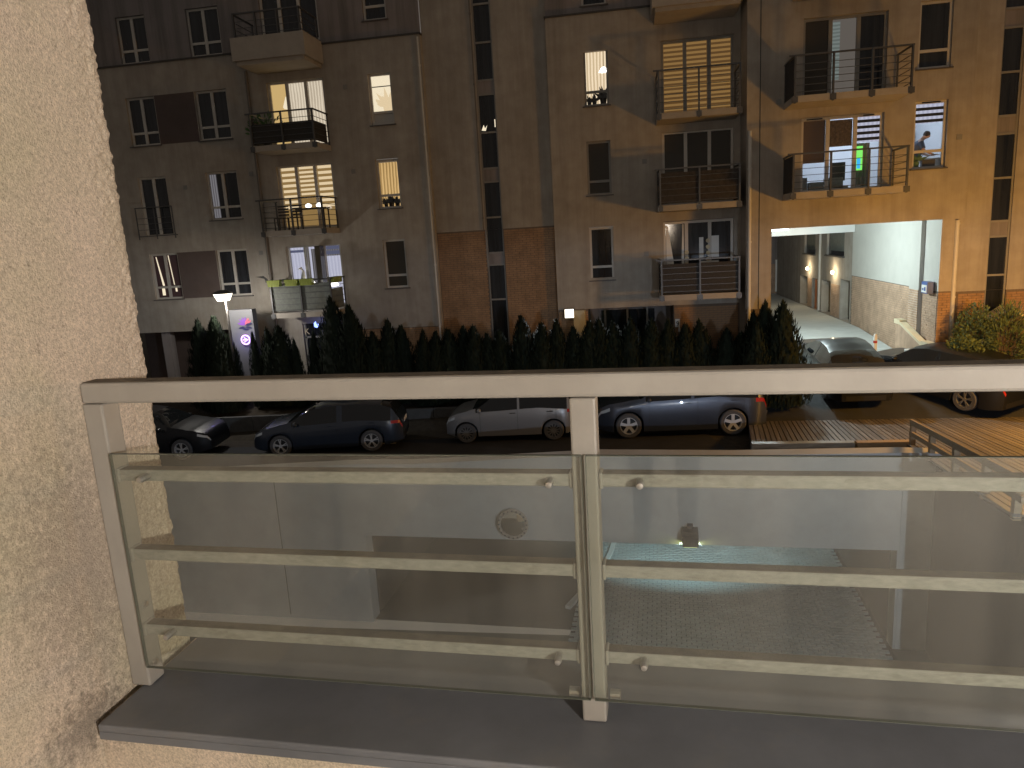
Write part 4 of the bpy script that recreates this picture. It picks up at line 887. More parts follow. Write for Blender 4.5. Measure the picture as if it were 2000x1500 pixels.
pe = [(0,1),(1,2),(2,3),(3,4),(4,5),(5,6),(6,7),(0,8),(8,9),(9,10),(10,11),(0,12),(12,13),(13,14),(14,15),(3,16),(16,17),(17,18),(18,19),(3,20),(20,21),(21,22),(22,23)]
pr = [(.15,.11),(.15,.1),(.16,.1),(.16,.09),.06,.065,.095,.07,.09,.06,.04,.035,.09,.06,.04,.035,.06,.045,.033,.035,.06,.045,.033,.035]
bd = bpy.data.meshes.new('body'); bd.from_pydata(pv, pe, [])
bo = bpy.data.objects.new('body', bd); C.objects.link(bo); bo.parent = P_
sk = bo.modifiers.new('skin','SKIN'); sk.use_smooth_shade = True
try:
    if not bd.skin_vertices:
        bm = bmesh.new(); bm.from_mesh(bd); bm.verts.layers.skin.verify(); bm.to_mesh(bd); bm.free()
    for i, r_ in enumerate(pr):
        bd.skin_vertices[0].data[i].radius = r_ if isinstance(r_, tuple) else (r_, r_)
    bd.skin_vertices[0].data[0].use_root = True
except Exception as ex: print('skin', ex)
sb = bo.modifiers.new('sub','SUBSURF'); sb.levels = 2; sb.render_levels = 2
bd.materials.append(M['skin'])
mb = MB(); mb.lathe([(.0,-.02),(.17,0),(.185,.2),(.2,.38),(.16,.5),(.08,.56)],16,c=(0,0,0))
sh = obj('t_shirt', mb, 'shirt', P_, world=False, smooth=60); sh.location = (-.13,0,.88); sh.rotation_euler = (0,R(17),0); sh.scale = (.92,1.12,1.0)
for sy in (-1,1):
    mb = MB(); mb.tube([(-.01,.17*sy,1.37),(.04,.235*sy,1.17)],[.085,.075],10); obj('sleeve', mb, 'shirt', P_, world=False, smooth=60)
mb = MB(); mb.lathe([(0,.1),(.06,.085),(.095,.03),(.1,-.03),(.07,-.07)],14); hh = obj('hair', mb, 'hair', P_, world=False, smooth=60); hh.location = (.215,0,1.6); hh.rotation_euler = (0,R(15),0)
# two forearm hands
for sy in (-1,1):
    mb = MB(); hx, hy, hz = .4, .175*sy, .98
    mb.box(hx-.02,hx+.06,hy-.035,hy+.035,hz-.012,hz+.012)
    for k, l in enumerate((.06,.075,.07,.055)): mb.tube([(hx+.06,hy-.027+.018*k,hz),(hx+.06+l*.6,hy-.027+.018*k,hz-.005),(hx+.06+l,hy-.027+.018*k,hz-.02)],[.009,.008,.006],6)
    mb.tube([(hx,hy-.03*sy,hz),(hx+.04,hy-.06*sy,hz-.01),(hx+.065,hy-.065*sy,hz-.015)],[.011,.01,.007],6)
    obj('hand', mb, 'skin', P_, world=False, smooth=60)
tbl = thing('kitchen_counter', 'pale counter under the hands of the person in the bright window', 'counter', (9.15,24.6,6.56))
obj('worktop', MB().box(-.25,.45,-.35,.4,.86,.92), 'white', tbl, world=False); obj('cupboard', MB().box(-.22,.42,-.3,.38,0,.86), 'room_white', tbl, world=False)

# ------------------------------------------------------------------ cars
def interp(pts, x):
    if x <= pts[0][0]: return pts[0][1]
    for (a, ya), (b, yb) in zip(pts, pts[1:]):
        if x <= b: t = (x-a)/(b-a); t = t*t*(3-2*t)*.5+t*.5; return ya+(yb-ya)*t
    return pts[-1][1]
def car(name, label, loc, rz, paint, L, W, H, wb, rw, top, belt, cab, spokes=5, rim='rim', wheelface='rim_dark', pitch=0., tow=False, spk='double', arch=True, sg_=None):
    """top: centre line heights rear->front (fractions of L from rear, of H); belt: same; cab = (rear glass start, roof rear, roof front, windscreen foot)"""
    t = thing(name, label, 'car', loc, rz, 'cars parked along the street'); t.rotation_euler = (0, -pitch, rz)
    xr = -L/2; fa = L/2-(L-wb)*.47; ra = fa-wb; R_ = rw+.05
    xs = set([xr+L*i/56 for i in range(57)])
    for c_ in (fa, ra):
        for k in range(13): xs.add(c_+R_*math.cos(math.pi*k/12))
        xs.add(c_+R_+.004); xs.add(c_-R_-.004)
    xs = sorted(xs); xs = [x for i, x in enumerate(xs) if i == 0 or x-xs[i-1] > .003]
    secs = []
    for x in xs:
        f = (x-xr)/L; zt = interp(top, f)*H; zb_ = .2+.06*max(0, (abs(x)-L*.42)/(L*.08))
        for c_ in (fa, ra):
            d = abs(x-c_)
            if d < R_: zb_ = max(zb_, rw+math.sqrt(max(0, R_*R_-d*d)))
        e = max(0, (abs(x)-(L/2-.55))/.55); w_ = W/2*(1-.24*e**2.4)*(1-.02*abs(x)/(L/2))
        zbe = min(interp(belt, f)*H, zt-.035); cabf = max(0., min(1., (zt-zbe-.06)/(H*.28)))
        wr = w_*(.93-.2*cabf); zro = zt-.02-.05*cabf
        zm = max(zb_+.02, min(.52*zbe+.12, zbe-.1)); zb_ = min(zb_, zbe-.16); zm = max(zm, zb_+.01)
        secs.append([(w_*.97, zb_), (w_*.995, zb_+(zm-zb_)*.35), (w_, zm), (w_*.985, zm+(zbe-zm)*.72), (w_*.955, zbe), (wr, zro), (wr*.8, zt-.012), (0, zt)])
    n = len(secs[0]); parts = {k: MB() for k in ('body','windscreen','rear_window','side_window_l','side_window_r','headlight_l','headlight_r','taillight_l','taillight_r','underside')}
    P = lambda i, j, s: (xs[i], s*secs[i][j][0], secs[i][j][1])
    sw0, sw1 = cab[1]-.06, cab[3]-.03; pil = cab[4] if len(cab) > 4 else []
    for i in range(len(xs)-1):
        f = ((xs[i]+xs[i+1])/2-xr)/L
        for s in (-1, 1):
            for j in range(n-1):
                k = 'body'
                hgt = secs[i][5][1]-secs[i][4][1]; hgt2 = secs[i+1][5][1]-secs[i+1][4][1]
                if j == 4 and sw0 < f < sw1 and min(hgt, hgt2) > .1 and not any(a < f < b for a, b in pil): k = 'side_window_l' if s > 0 else 'side_window_r'
                elif j >= 5 and cab[2] < f < cab[3]: k = 'windscreen'
                elif j >= 5 and cab[0] < f < cab[1]: k = 'rear_window'
                elif j in (2,3) and f > .925 and secs[i][3][1] > .5: k = 'headlight_l' if s > 0 else 'headlight_r'
                if k.startswith('head') and j == 2: k = 'body'
                if j == 3 and f < .075: k = 'taillight_l' if s > 0 else 'taillight_r'
                q = [P(i,j,s), P(i+1,j,s), P(i+1,j+1,s), P(i,j+1,s)]
                parts[k].face(q if s < 0 else q[::-1])
        parts['underside'].face([P(i,0,1), P(i+1,0,1), P(i+1,0,-1), P(i,0,-1)])
    for i in (0, len(xs)-1):
        for j in range(n-1): 
            q = [P(i,j,-1), P(i,j,1), P(i,j+1,1), P(i,j+1,-1)]
            parts['body'].face(q if i == 0 else q[::-1])
    obj('body', parts['body'], paint, t, world=False, smooth=32); obj('underside', parts['underside'], 'trim', t, world=False)
    for k, mt_ in (('windscreen','car_glass'),('rear_window','car_glass'),('side_window_l','car_glass'),('side_window_r','car_glass'),('headlight_l','head_lens'),('headlight_r','head_lens'),('taillight_l','tail_lens'),('taillight_r','tail_lens')):
        if parts[k].f: obj(k[:-2] if k[-2:] in ('_l','_r') else k, parts[k], mt_, t, world=False, smooth=40)
    # wheels
    for c_ in (fa, ra):
        for s in (-1, 1):
            y = s*(W/2-.03); wd = .21
            mb = MB(); mb.lathe([(rw*.66,-.1),(rw*.9,-.105),(rw*.985,-.08),(rw,-.03),(rw,.03),(rw*.985,.08),(rw*.9,.105),(rw*.66,.1)],36,'y')
            wh = obj('wheel', mb, 'tyre', t, world=False, smooth=40); wh.location = (c_, y-s*.1, rw)
            mb = MB(); mb.lathe([(rw*.67,s*.1),(rw*.63,s*.1),(rw*.6,s*.06),(rw*.6,-s*.05)],36,'y'); obj('rim', mb, rim, wh, world=False, smooth=50)
            mb = MB(); mb.lathe([(rw*.61,s*.015),(0,s*.015)],28,'y'); obj('wheel_disc', mb, wheelface, wh, world=False)
            mb = MB()
            for k in range(spokes):
                a = 2*math.pi*k/spokes+.3
                for off in ((-.14,.14) if spk == 'double' else (0,)):
                    p0 = Vector((math.cos(a)*rw*.1, s*.085, math.sin(a)*rw*.1)); p1 = Vector((math.cos(a+off)*rw*.62, s*.09, math.sin(a+off)*rw*.62))
                    mb.bar(p0, p1, {'double':.022,'wide':.085,'thin':.03}[spk], .03, up=(0,1,0))
            mb.lathe([(0,s*.1),(rw*.14,s*.1),(rw*.16,s*.06)],14,'y'); obj('spokes', mb, rim if spk != 'thin' else 'hub_grey', wh, world=False)
    # mirrors, handles, seams, plate, grille
    for s in (-1, 1):
        f = cab[3]-.06; i = min(range(len(xs)), key=lambda q: abs((xs[q]-xr)/L-f)); p = secs[i][4]
        mb = MB(); mb.lathe([(0,-.1),(.07,-.08),(.085,0),(.06,.07),(0,.085)],12,'y'); mo = obj('mirror', mb, paint, t, world=False, smooth=60); mo.location = (xs[i], s*(p[0]+.13), p[1]+.07); mo.scale = (.75,1,.85)
        mb = MB()
        for fs in (cab[3]-.05, (cab[1]+cab[3])/2-.02, cab[1]+.02):
            i = min(range(len(xs)), key=lambda q: abs((xs[q]-xr)/L-fs))
            for j in range(1, 4):
                a = Vector((xs[i], s*(secs[i][j][0]+.001), secs[i][j][1])); b = Vector((xs[i], s*(secs[i][j+1][0]+.001), secs[i][j+1][1])); mb.bar(a, b, .009, .006, up=(1,0,0))
        obj('door_seam', mb, 'trim', t, world=False)
        mb = MB()
        for fs in ((cab[1]+cab[3])/2+.03, cab[1]+.07):
            i = min(range(len(xs)), key=lambda q: abs((xs[q]-xr)/L-fs)); q = secs[i][3]; mb.box(xs[i]-.09,xs[i]+.09,s*(q[0]+.002)-.014,s*(q[0]+.002)+.014,q[1]-.012,q[1]+.015)
        obj('door_handle', mb, 'chrome' if sg_ else paint, t, world=False)
    obj('number_plate', MB().box(xr-.012,xr-.002,-.26,.26,.62*H*.8,.62*H*.8+.11), 'plate', t, world=False)
    obj('grille', MB().box(L/2-.004,L/2+.008,-.42,.42,.3,.46), 'trim', t, world=False)
    obj('rear_bumper_trim', MB().box(xr-.008,xr+.003,-.55,.55,.28,.42), 'trim', t, world=False)
    if tow: obj('tow_hook', MB().tube([(xr-.02,0,.34),(xr-.14,0,.34),(xr-.18,0,.4),(xr-.18,0,.46)],[.022,.022,.022,.03],8), 'grey_metal', t, world=False)
    return t
hatch_top = [(0,.5),(.02,.66),(.07,.9),(.13,.965),(.3,1.0),(.5,1.0),(.6,.955),(.76,.7),(.9,.61),(.975,.53),(1,.4)]
hatch_belt = [(0,.6),(.3,.66),(.7,.62),(.9,.56),(1,.45)]
suv_top = [(0,.48),(.02,.62),(.06,.9),(.12,.965),(.3,1.0),(.52,.99),(.62,.93),(.74,.68),(.92,.61),(.98,.54),(1,.4)]
sed_top = [(0,.5),(.015,.64),(.03,.71),(.12,.735),(.3,.95),(.4,1.0),(.5,.995),(.58,.95),(.73,.7),(.92,.61),(.98,.52),(1,.4)]
ONE = [(.43,.455)]
def place(ax, ay, bx, by, wb, W):
    """near side wheel contact points rear (a) -> front (b)"""
    d = Vector((bx-ax, by-ay, 0)).normalized(); return d, math.atan2(d.y, d.x)
def carat(rear, front, W, L, wb, away=True):
    r_, f_ = Vector((*rear, 0)), Vector((*front, 0)); d = (f_-r_).normalized(); nrm = Vector((-d.y, d.x, 0))
    if nrm.y < 0: nrm = -nrm
    mid = (r_+f_)/2+nrm*(W/2-.06); fa = L/2-(L-wb)*.47; mid = mid - d*((fa+fa-wb)/2)
    return (mid.x, mid.y, .008), math.atan2(d.y, d.x)
p, a = carat((-7.47,19.15), (-10.07,18.69), 1.78, 4.35, 2.64)
car('hatchback_car', 'dark navy hatchback with five star spoke wheels, second car from the left', p, a, 'car_navy', 4.35, 1.78, 1.44, 2.64, .325, hatch_top, hatch_belt, (.03,.13,.58,.76,[(.4,.42)]))
p, a = carat((-2.25,20.09), (-4.81,19.88), 1.69, 3.85, 2.56)
car('small_car', 'small silver hatchback in the middle of the row of parked cars', p, a, 'car_silver', 3.85, 1.69, 1.5, 2.56, .3, hatch_top, hatch_belt, (.03,.13,.62,.79,[(.42,.44)]), spokes=12, spk='thin', rim='hub_grey', sg_=1)
p, a = carat((2.84,20.37), (-.12,20.15), 1.9, 4.75, 2.92)
car('blue_suv', 'blue suv with five wide spoke wheels and tow hook next to the deck', p, a, 'car_blue', 4.75, 1.9, 1.72, 2.92, .375, suv_top, hatch_belt, (.03,.12,.62,.75,[(.42,.44)]), spk='wide', tow=True)
p = Vector((-13.0,18.7,0)); d = Vector((math.cos(R(7)), math.sin(R(7)), 0)); 
car('black_car', 'black car half hidden by the balcony wall, headlight facing right', (-14.55,19.1,.008), R(8), 'car_black', 4.4, 1.8, 1.45, 2.65, .32, hatch_top, hatch_belt, (.03,.13,.6,.76,[(.42,.44)]))
car('black_sedan', 'black sedan seen from behind, parked before the lit passage', (6.55,23.75,gz(23.75)+.0), R(90+3), 'car_black', 4.5, 1.82, 1.46, 2.7, .33, sed_top, hatch_belt, (.13,.3,.6,.74,[(.46,.48)]), pitch=R(9), rim='hub_grey')
car('black_crossover', 'black crossover parked at an angle near the right edge', (9.1,22.9,gz(22.4)), R(128), 'car_black', 4.4, 1.85, 1.55, 2.65, .34, suv_top, hatch_belt, (.03,.12,.62,.75,[(.42,.44)]), pitch=R(7), rim='hub_grey')

# ------------------------------------------------------------------ garage court below: wall, opening, pavers, deck
G = low('retaining_wall', 'grey concrete retaining wall with garage opening seen through the balcony glass', 'wall')
N0 = 15.19
mb = MB()
def gface(mb, poly, n=N0): mb.face([(u, n, z) for u, z in poly])
gface(mb, [(-26,-3.3),(-7.12,-3.3),(-7.12,.8),(-9.5,.67),(-13,.47),(-26,0)])
gface(mb, [(-7.12,-1.0),(4.72,-1.0),(4.72,1.12),(1.5,1.05),(-1.45,1.06),(-5.8,.81),(-7.12,.8)])
gface(mb, [(4.72,-3.3),(5.6,-3.3),(5.6,1.1),(4.72,1.12)])
tp = [(-26,0),(-13,.47),(-9.5,.67),(-7.12,.8),(-5.8,.81),(-1.45,1.06),(1.5,1.05),(4.72,1.12),(5.6,1.1)]
for (a, za), (b, zb) in zip(tp, tp[1:]): mb.face([(a,N0,za),(b,N0,zb),(b,N0+.4,zb),(a,N0+.4,za)]); mb.face([(a,N0+.4,za),(b,N0+.4,zb),(b,N0+.4,-1),(a,N0+.4,-1)])
mb.face([(-7.12,N0,-1),(4.72,N0,-1),(4.72,N0+.4,-1),(-7.12,N0+.4,-1)]); mb.face([(-7.12,N0,-3.3),(-7.12,N0+.4,-3.3),(-7.12,N0+.4,-1),(-7.12,N0,-1)]); mb.face([(4.72,N0,-3.3),(4.72,N0,-1),(4.72,N0+.4,-1),(4.72,N0+.4,-3.3)])
obj('wall', mb, 'concrete', G, world=False)
mb = MB(); mb.box(-9.37,-9.355,N0-.004,N0+.01,-3.2,.66); obj('joint', mb, 'black', G, world=False)
mb = MB(); mb.box(4.76,5.02,N0-.02,N0-.002,-3.25,1.05); obj('pilaster', mb, 'concrete', G, world=False)
mb = MB(); mb.face([(-7.12,N0+.4,-.8),(4.72,N0+.4,-.8),(4.72,27,-.8),(-7.12,27,-.8)]); mb.face([(-7.12,27,-3.3),(4.72,27,-3.3),(4.72,27,-.8),(-7.12,27,-.8)]); mb.face([(-7.12,N0+.4,-3.3),(-7.12,27,-3.3),(-7.12,27,-.8),(-7.12,N0+.4,-.8)]); mb.face([(4.72,N0+.4,-3.3),(4.72,27,-3.3),(4.72,27,-.8),(4.72,N0+.4,-.8)])
obj('garage_interior', mb, 'garage_dark', G, world=False)
mb = MB(); mb.face([(-7.1,N0+.05,-3.25),(4.7,N0+.05,-3.25),(4.7,27,-3.25),(-7.1,27,-3.25)]); obj('garage_floor', mb, 'garage_dark', G, world=False)
# curved kerb in the garage
mb = MB(); pts = [(-2.4+.9*math.sin(k*.16), N0+1+k*.42, -3.22) for k in range(14)]
for a, b in zip(pts, pts[1:]): mb.bar(a, b, .14, .1)
obj('kerb', mb, 'concrete', G, world=False)
pv_ = low('paving', 'x', 'x'); del pv_['label'], pv_['category']; pv_['kind'] = 'structure'
mb = MB(); mb.face([(-2.2,11.5,-3.247),(4.7,11.5,-3.247),(4.7,22.6,-3.247),(-2.2,22.6,-3.247)]); obj('paving_bed', mb, 'paver_joint', pv_, world=False)
pm_ = MB().box(0,.2,0,.092,0,.04).mesh('paver'); pm_.materials.append(M['paver']); stuff = MB(); cnt = 0
k = 0; n_ = 11.5
while n_ < 22.5:
    u = -2.2+.11*(k % 2)
    while u < 4.5:
        if -.6 < u < 2.2 and 17.3 < n_ < 19.45 and cnt < 300:
            o = bpy.data.objects.new('paver', pm_); C.objects.link(o); o.parent = pv_; o.location = (u, n_, -3.243+random.uniform(-.004,.004)); o.rotation_euler = (random.uniform(-.012,.012),random.uniform(-.012,.012),0); cnt += 1
        else: stuff.box(u,u+.2,n_,n_+.092,-3.243,-3.203+random.uniform(-.004,.004))
        u += .22
    n_ += .115; k += 1
obj('paver_field', stuff, 'paver', pv_, world=False, kind='stuff')
gl = low('wall_floodlight', 'black downward floodlight on the grey garage lintel', 'floodlight')
mb = MB(); mb.prism([(N0-.3,-.93),(N0-.003,-.93),(N0-.003,-.58),(N0-.22,-.62),(N0-.3,-.7)],.36,.7,'x'); obj('housing', mb, 'black', gl, world=False)
obj('lamp_glass', MB().box(.39,.67,N0-.28,N0-.03,-.945,-.932), 'glow_lemon', gl, world=False); obj('bracket', MB().box(.47,.59,N0-.14,N0-.003,-.58,-.5), 'black', gl, world=False)
gsp = lamp('garage_light','SPOT',to_world(.53,N0-.15,-.97),2900,(.6,.9,1.),.1,to_world(.53,N0+7,-3.25),66,1.)
gsp.scale = (1.9,.9,1)
lamp('garage_glow','POINT',to_world(.53,N0-.13,-.99),7,(.8,.9,.35),.05)
cm = low('convex_mirror', 'round convex traffic mirror with studded rim on the grey wall', 'mirror')
mc = (-3.41,N0-.12,-.57)
mb = MB(); mb.lathe([(0,-.05),(.12,-.045),(.22,-.03),(.29,0)],40,'y',mc); md_ = obj('mirror_face', mb, 'mirror', cm, world=False, smooth=60)
mb = MB(); mb.lathe([(.285,-.012),(.32,-.03),(.36,-.012),(.36,.03),(.285,.03)],40,'y',mc); obj('rim', mb, mat('rim_red',(.3,.26,.22),.5), cm, world=False, smooth=60)
mb = MB()
for k in range(20):
    a_ = 2*math.pi*k/20; mb.lathe([(0,-.012),(.02,-.01),(.02,.01),(0,.012)],8,'y',(mc[0]+.325*math.cos(a_),mc[1]-.03,mc[2]+.325*math.sin(a_)))
obj('stud', mb, 'trim_dark', cm, world=False); obj('bracket', MB().box(mc[0]-.03,mc[0]+.03,mc[1]+.03,N0-.002,mc[2]-.03,mc[2]+.03), 'grey_metal', cm, world=False)

# deck: plane z = -.15*(y-22.8); planks run 7 degrees off Y
SL, Y0D = .135, 22.5
def dz(y): return -SL*(y-Y0D)
DK = thing('plank_deck', 'sloping wooden plank deck roofing the garage ramp at right', 'deck', (0,0,0))
az = math.tan(R(8))
def plank_mesh(y0, y1, wd, key):
    mb = MB(); th_ = .04
    v = []
    for y in (y0, y1):
        for x in (0, wd):
            for dz_ in (-th_, 0): v.append((x+az*(y-y0), y-y0, dz(y)-dz(y0)+dz_))
    mb.idx(v, [(0,1,3,2),(4,6,7,5),(0,4,5,1),(2,3,7,6),(0,2,6,4),(1,5,7,3)]); me = mb.mesh('plank'); me.materials.append(M[key]); return me
PW = .12; keys = ('plank','plank_b','plank_c')
pmL = [plank_mesh(16.9,22.45,PW-.022,k) for k in keys]; pmR = [plank_mesh(10.4,22.45,PW-.022,k) for k in keys]
def plank(me, x, y):
    o = bpy.data.objects.new('plank', me); C.objects.link(o); o.parent = DK; o.location = (x,y,dz(y)+random.uniform(-.004,.004))
XL, YN = 2.75, 16.9
nl = int((6.2-XL)/PW)
for k in range(nl): plank(pmL[random.randrange(3)], XL+.02+PW*k, YN+random.uniform(-.02,.02))
xr_ = XL+.02+PW*nl - az*(YN-10.4)
for k in range(54): plank(pmR[random.randrange(3)], xr_+PW*k, 10.4+random.uniform(-.02,.02))
mb = MB()
mb.idx([(XL,YN+.05,dz(YN+.05)-.07),(6.2,YN+.05,dz(YN+.05)-.07),(6.2+az*5.5,22.4,dz(22.4)-.07),(XL+az*5.5,22.4,dz(22.4)-.07)],[(0,1,2,3)])
obj('underlay', mb, 'black', DK)
mb = MB(); mb.idx([(xr_,10.4,dz(10.4)-.07),(xr_+6.5,10.4,dz(10.4)-.07),(xr_+6.5+az*12,22.4,dz(22.4)-.07),(xr_+az*12,22.4,dz(22.4)-.07)],[(0,1,2,3)])
obj('underlay', mb, 'black', DK)
mb = MB(); mb.bar((2.74,YN-.1,dz(YN)-.03),(5.0,YN-.08,dz(YN)-.03),.2,.2); obj('fascia', mb, 'fascia', DK, bevel=.01)
mb = MB(); mb.bar((5.04,YN-.09,dz(YN)-.03),(6.2,YN-.06,dz(YN)-.03),.2,.2); obj('fascia', mb, 'wood_rail', DK, bevel=.01)
FN = thing('deck_fence', 'low timber fence with two rails along the deck edge', 'fence', (6.2,16.6,dz(16.6)))
fx = lambda y: 6.22+az*(y-16.6)-.06
fys = [16.6,15.0,13.4,11.8,10.5]
for y in fys: obj('post', MB().box(fx(y)-.05,fx(y)+.05,y-.05,y+.05,dz(y)-.1,dz(y)+.55), 'wood_rail', FN)
mb = MB(); mb.bar((fx(16.7)-.03,16.7,dz(16.7)+.52),(fx(10.2)-.03,10.2,dz(10.2)+.52),.05,.12); obj('rail', mb, 'wood_rail', FN)
mb = MB(); mb.bar((fx(16.7)-.03,16.7,dz(16.7)+.26),(fx(10.2)-.03,10.2,dz(10.2)+.26),.05,.1); obj('rail', mb, 'wood_rail', FN)
SW = thing('plank_wall', 'dark vertical board wall below the deck at the right edge', 'wall', (5.9,15,0))
for k in range(24):
    y1 = 15.2-.22*k; y0 = y1-.212; x = fx((y0+y1)/2)+.1
    obj('board', MB().box(x,x+.04,y0,y1,-3.3,dz(y1)-.08), 'wood_dark', SW)

# ------------------------------------------------------------------ our own balcony
WU = -1.43
def rough_wall():
    rnd = random.Random(2); mb = MB(); h = .0065
    # corner strip with real grain: side face (u = WU) and end face (n = 1.75)
    nz = 420; z0, z1 = -1.13, 1.0
    cols = [('s', 1.75-.012*i) for i in range(14)][::-1] + [('e', .012*i) for i in range(1, 8)]
    g = []
    ns = [[0]*len(cols) for _ in range(nz+1)]; raw = [[rnd.random() for _ in cols] for _ in range(nz+3)]
    for iz in range(nz+1): ns[iz] = [(raw[iz][c_]+raw[iz+1][c_]*1.4+raw[iz+2][c_])/3.4 for c_ in range(len(cols))]
    for iz in range(nz+1):
        z = z0+(z1-z0)*iz/nz; row = []
        for ci, (k, t) in enumerate(cols):
            d = h*1.3*(ns[iz][ci]**1.6)*(max(0,min(1,(t-1.594)/.13)) if k == 's' else 1)
            if k == 's' and t > 1.749: row.append((WU+d*.7-.003, 1.75+d*.7-.003, z))
            elif k == 's': row.append((WU+d*(0 if t < 1.6 else 1), t, z))
            else: row.append((WU-t, 1.75+d, z))
        g.append(row)
    nc = len(cols); vs = [p for r_ in g for p in r_]; fs = []
    for iz in range(nz):
        for c_ in range(nc-1): fs.append((iz*nc+c_, iz*nc+c_+1, (iz+1)*nc+c_+1, (iz+1)*nc+c_))
    mb.idx(vs, fs); t0 = cols[0][1]
    mb.face([(WU,-2.3,z0),(WU,t0,z0),(WU,t0,z1),(WU,-2.3,z1)]); mb.face([(WU,-2.3,z1),(WU,t0,z1),(WU,t0,2.2),(WU,-2.3,2.2)])
    mb.face([(WU,-2.3,-1.6),(WU,t0,-1.6),(WU,t0,z0),(WU,-2.3,z0)])
    mb.face([(WU,t0,z1),(WU,1.75,z1),(WU,1.75,2.2),(WU,t0,2.2)]); mb.face([(WU-.08,1.75,z0),(WU-.6,1.75,z0),(WU-.6,1.75,2.2),(WU-.08,1.75,2.2)])
    mb.face([(WU,t0,-9),(WU,1.75,-9),(WU,1.75,z0),(WU,t0,z0)]); mb.face([(WU,1.75,-9),(WU-.6,1.75,-9),(WU-.6,1.75,z0),(WU,1.75,z0)])
    return mb
sw_ = near('stucco_wall', 'rough beige stucco balcony side wall filling the left edge', 'wall')
obj('wall_face', rough_wall(), 'near_stucco', sw_, world=False)
pw = near('parapet_wall', 'beige stucco parapet below the grey metal ledge', 'wall')
mb = MB(); mb.box(WU+.001,9,1.375,1.775,-9,-1.15); obj('wall_face', mb, 'near_stucco', pw, world=False)
lg = obj('ledge', MB().box(WU+.03,6,1.34,1.80,-1.148,-1.128), 'ledge', pw, world=False, bevel=.004)
obj('drip_edge', MB().box(WU+.03,6,1.342,1.352,-1.17,-1.1485), 'ledge', pw, world=False)
RL = near('balcony_railing', 'pale painted balcony railing with bars and two glass panels in front of the camera', 'railing')
obj('top_rail', MB().box(-1.428,3.4,1.5,1.556,-.341,-.288), 'rail_paint', RL, world=False, bevel=.008)
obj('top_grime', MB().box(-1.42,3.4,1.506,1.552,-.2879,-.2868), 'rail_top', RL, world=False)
for i, u in enumerate((-1.428,-.199,1.03,2.26)):
    obj('post', MB().box(u,u+.057,1.5,1.56,-1.127,-.342), 'rail_paint', RL, world=False, bevel=.005)
    if i: 
        for s in (-.02,.077): 
            mb = MB(); mb.lathe([(0,-.012),(.012,-.012),(.012,.012),(0,.012)],10,'x',(u+s,1.53,-1.07)); obj('bolt', mb, 'steel', RL, world=False)
    else:
        for n_b, z_b in ((1.53,-1.07),(1.53,-.9)): obj('bolt', MB().lathe([(0,0),(.01,0),(.008,.006),(0,.007)],10,'x',(u+.057,n_b,z_b)), 'steel', RL, world=False)
spans = [(-1.371,-.199),(-.142,1.03),(1.087,2.26)]
for (a, b) in spans:
    for z in (-.532,-.749,-.964):
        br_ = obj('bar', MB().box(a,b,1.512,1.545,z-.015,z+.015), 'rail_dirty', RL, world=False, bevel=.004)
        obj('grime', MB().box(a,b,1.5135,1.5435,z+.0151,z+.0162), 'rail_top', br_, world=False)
    for z in (-.532,-.749,-.964):
        for u in (a+.0005,b-.0085): obj('weld', MB().box(u,u+.008,1.508,1.549,z-.019,z+.019), 'rail_paint', RL, world=False, bevel=.003)
    for z in (-.532,-.964):
        for u in (a+.09,b-.05):
            mb = MB(); mb.lathe([(0,-.016),(.007,-.014),(.009,-.004),(.009,.02)],12,'y',(u,1.492,z)); obj('glass_stud', mb, 'steel', RL, world=False, smooth=50)
for (a, b) in ((-1.358,-.176),(-.166,1.055),(1.065,2.28)):
    gp = obj('glass_panel', MB().box(a,b,1.484,1.492,-1.058,-.467), 'glass_rail', RL, world=False)
    mb = MB(); mb.box(a,b,1.4835,1.4925,-.467,-.4655); mb.box(a,b,1.4835,1.4925,-1.0595,-1.058); mb.box(a-.001,a+.0002,1.4835,1.4925,-1.058,-.467); mb.box(b-.0002,b+.001,1.4835,1.4925,-1.058,-.467); obj('glass_edge', mb, 'glass_edge', gp, world=False)
# behind the camera: floor, back wall, lit balcony door
bf = near('balcony_floor', 'grey tiled floor of the near balcony behind the railing', 'floor'); obj('tiles', MB().box(WU,3.4,-2.2,1.374,-1.55,-1.5), 'concrete', bf, world=False)
bw = near('balcony_back_wall', 'beige stucco back wall behind the viewer with a lit door', 'wall')
mb = MB(); t_ = MB(); wall_mb(t_, WU, 3.4, -1.5, 2.2, 0, [(-.5,1.7,-1.45,.75)], .1)
for f in t_.f: mb.face([(t_.v[i][0], -2.2-t_.v[i][1], t_.v[i][2]) for i in f])
obj('wall_face', mb, 'near_stucco', bw, world=False)
bd_ = near('lit_balcony_door', 'warm lit glazed balcony door behind the viewer', 'door')
mb = MB(); 
for u in (-.5,.56,1.62): mb.box(u,u+.08,-2.29,-2.22,-1.45,.75)
mb.box(-.42,1.62,-2.288,-2.222,-1.45,-1.3); mb.box(-.42,1.62,-2.288,-2.222,.67,.75); obj('frame', mb, 'pvc', bd_, world=False)
for a, b in ((-.42,.56),(.64,1.62)): obj('pane', MB().box(a,b,-2.28,-2.27,-1.3,.67), 'door_glow', bd_, world=False)

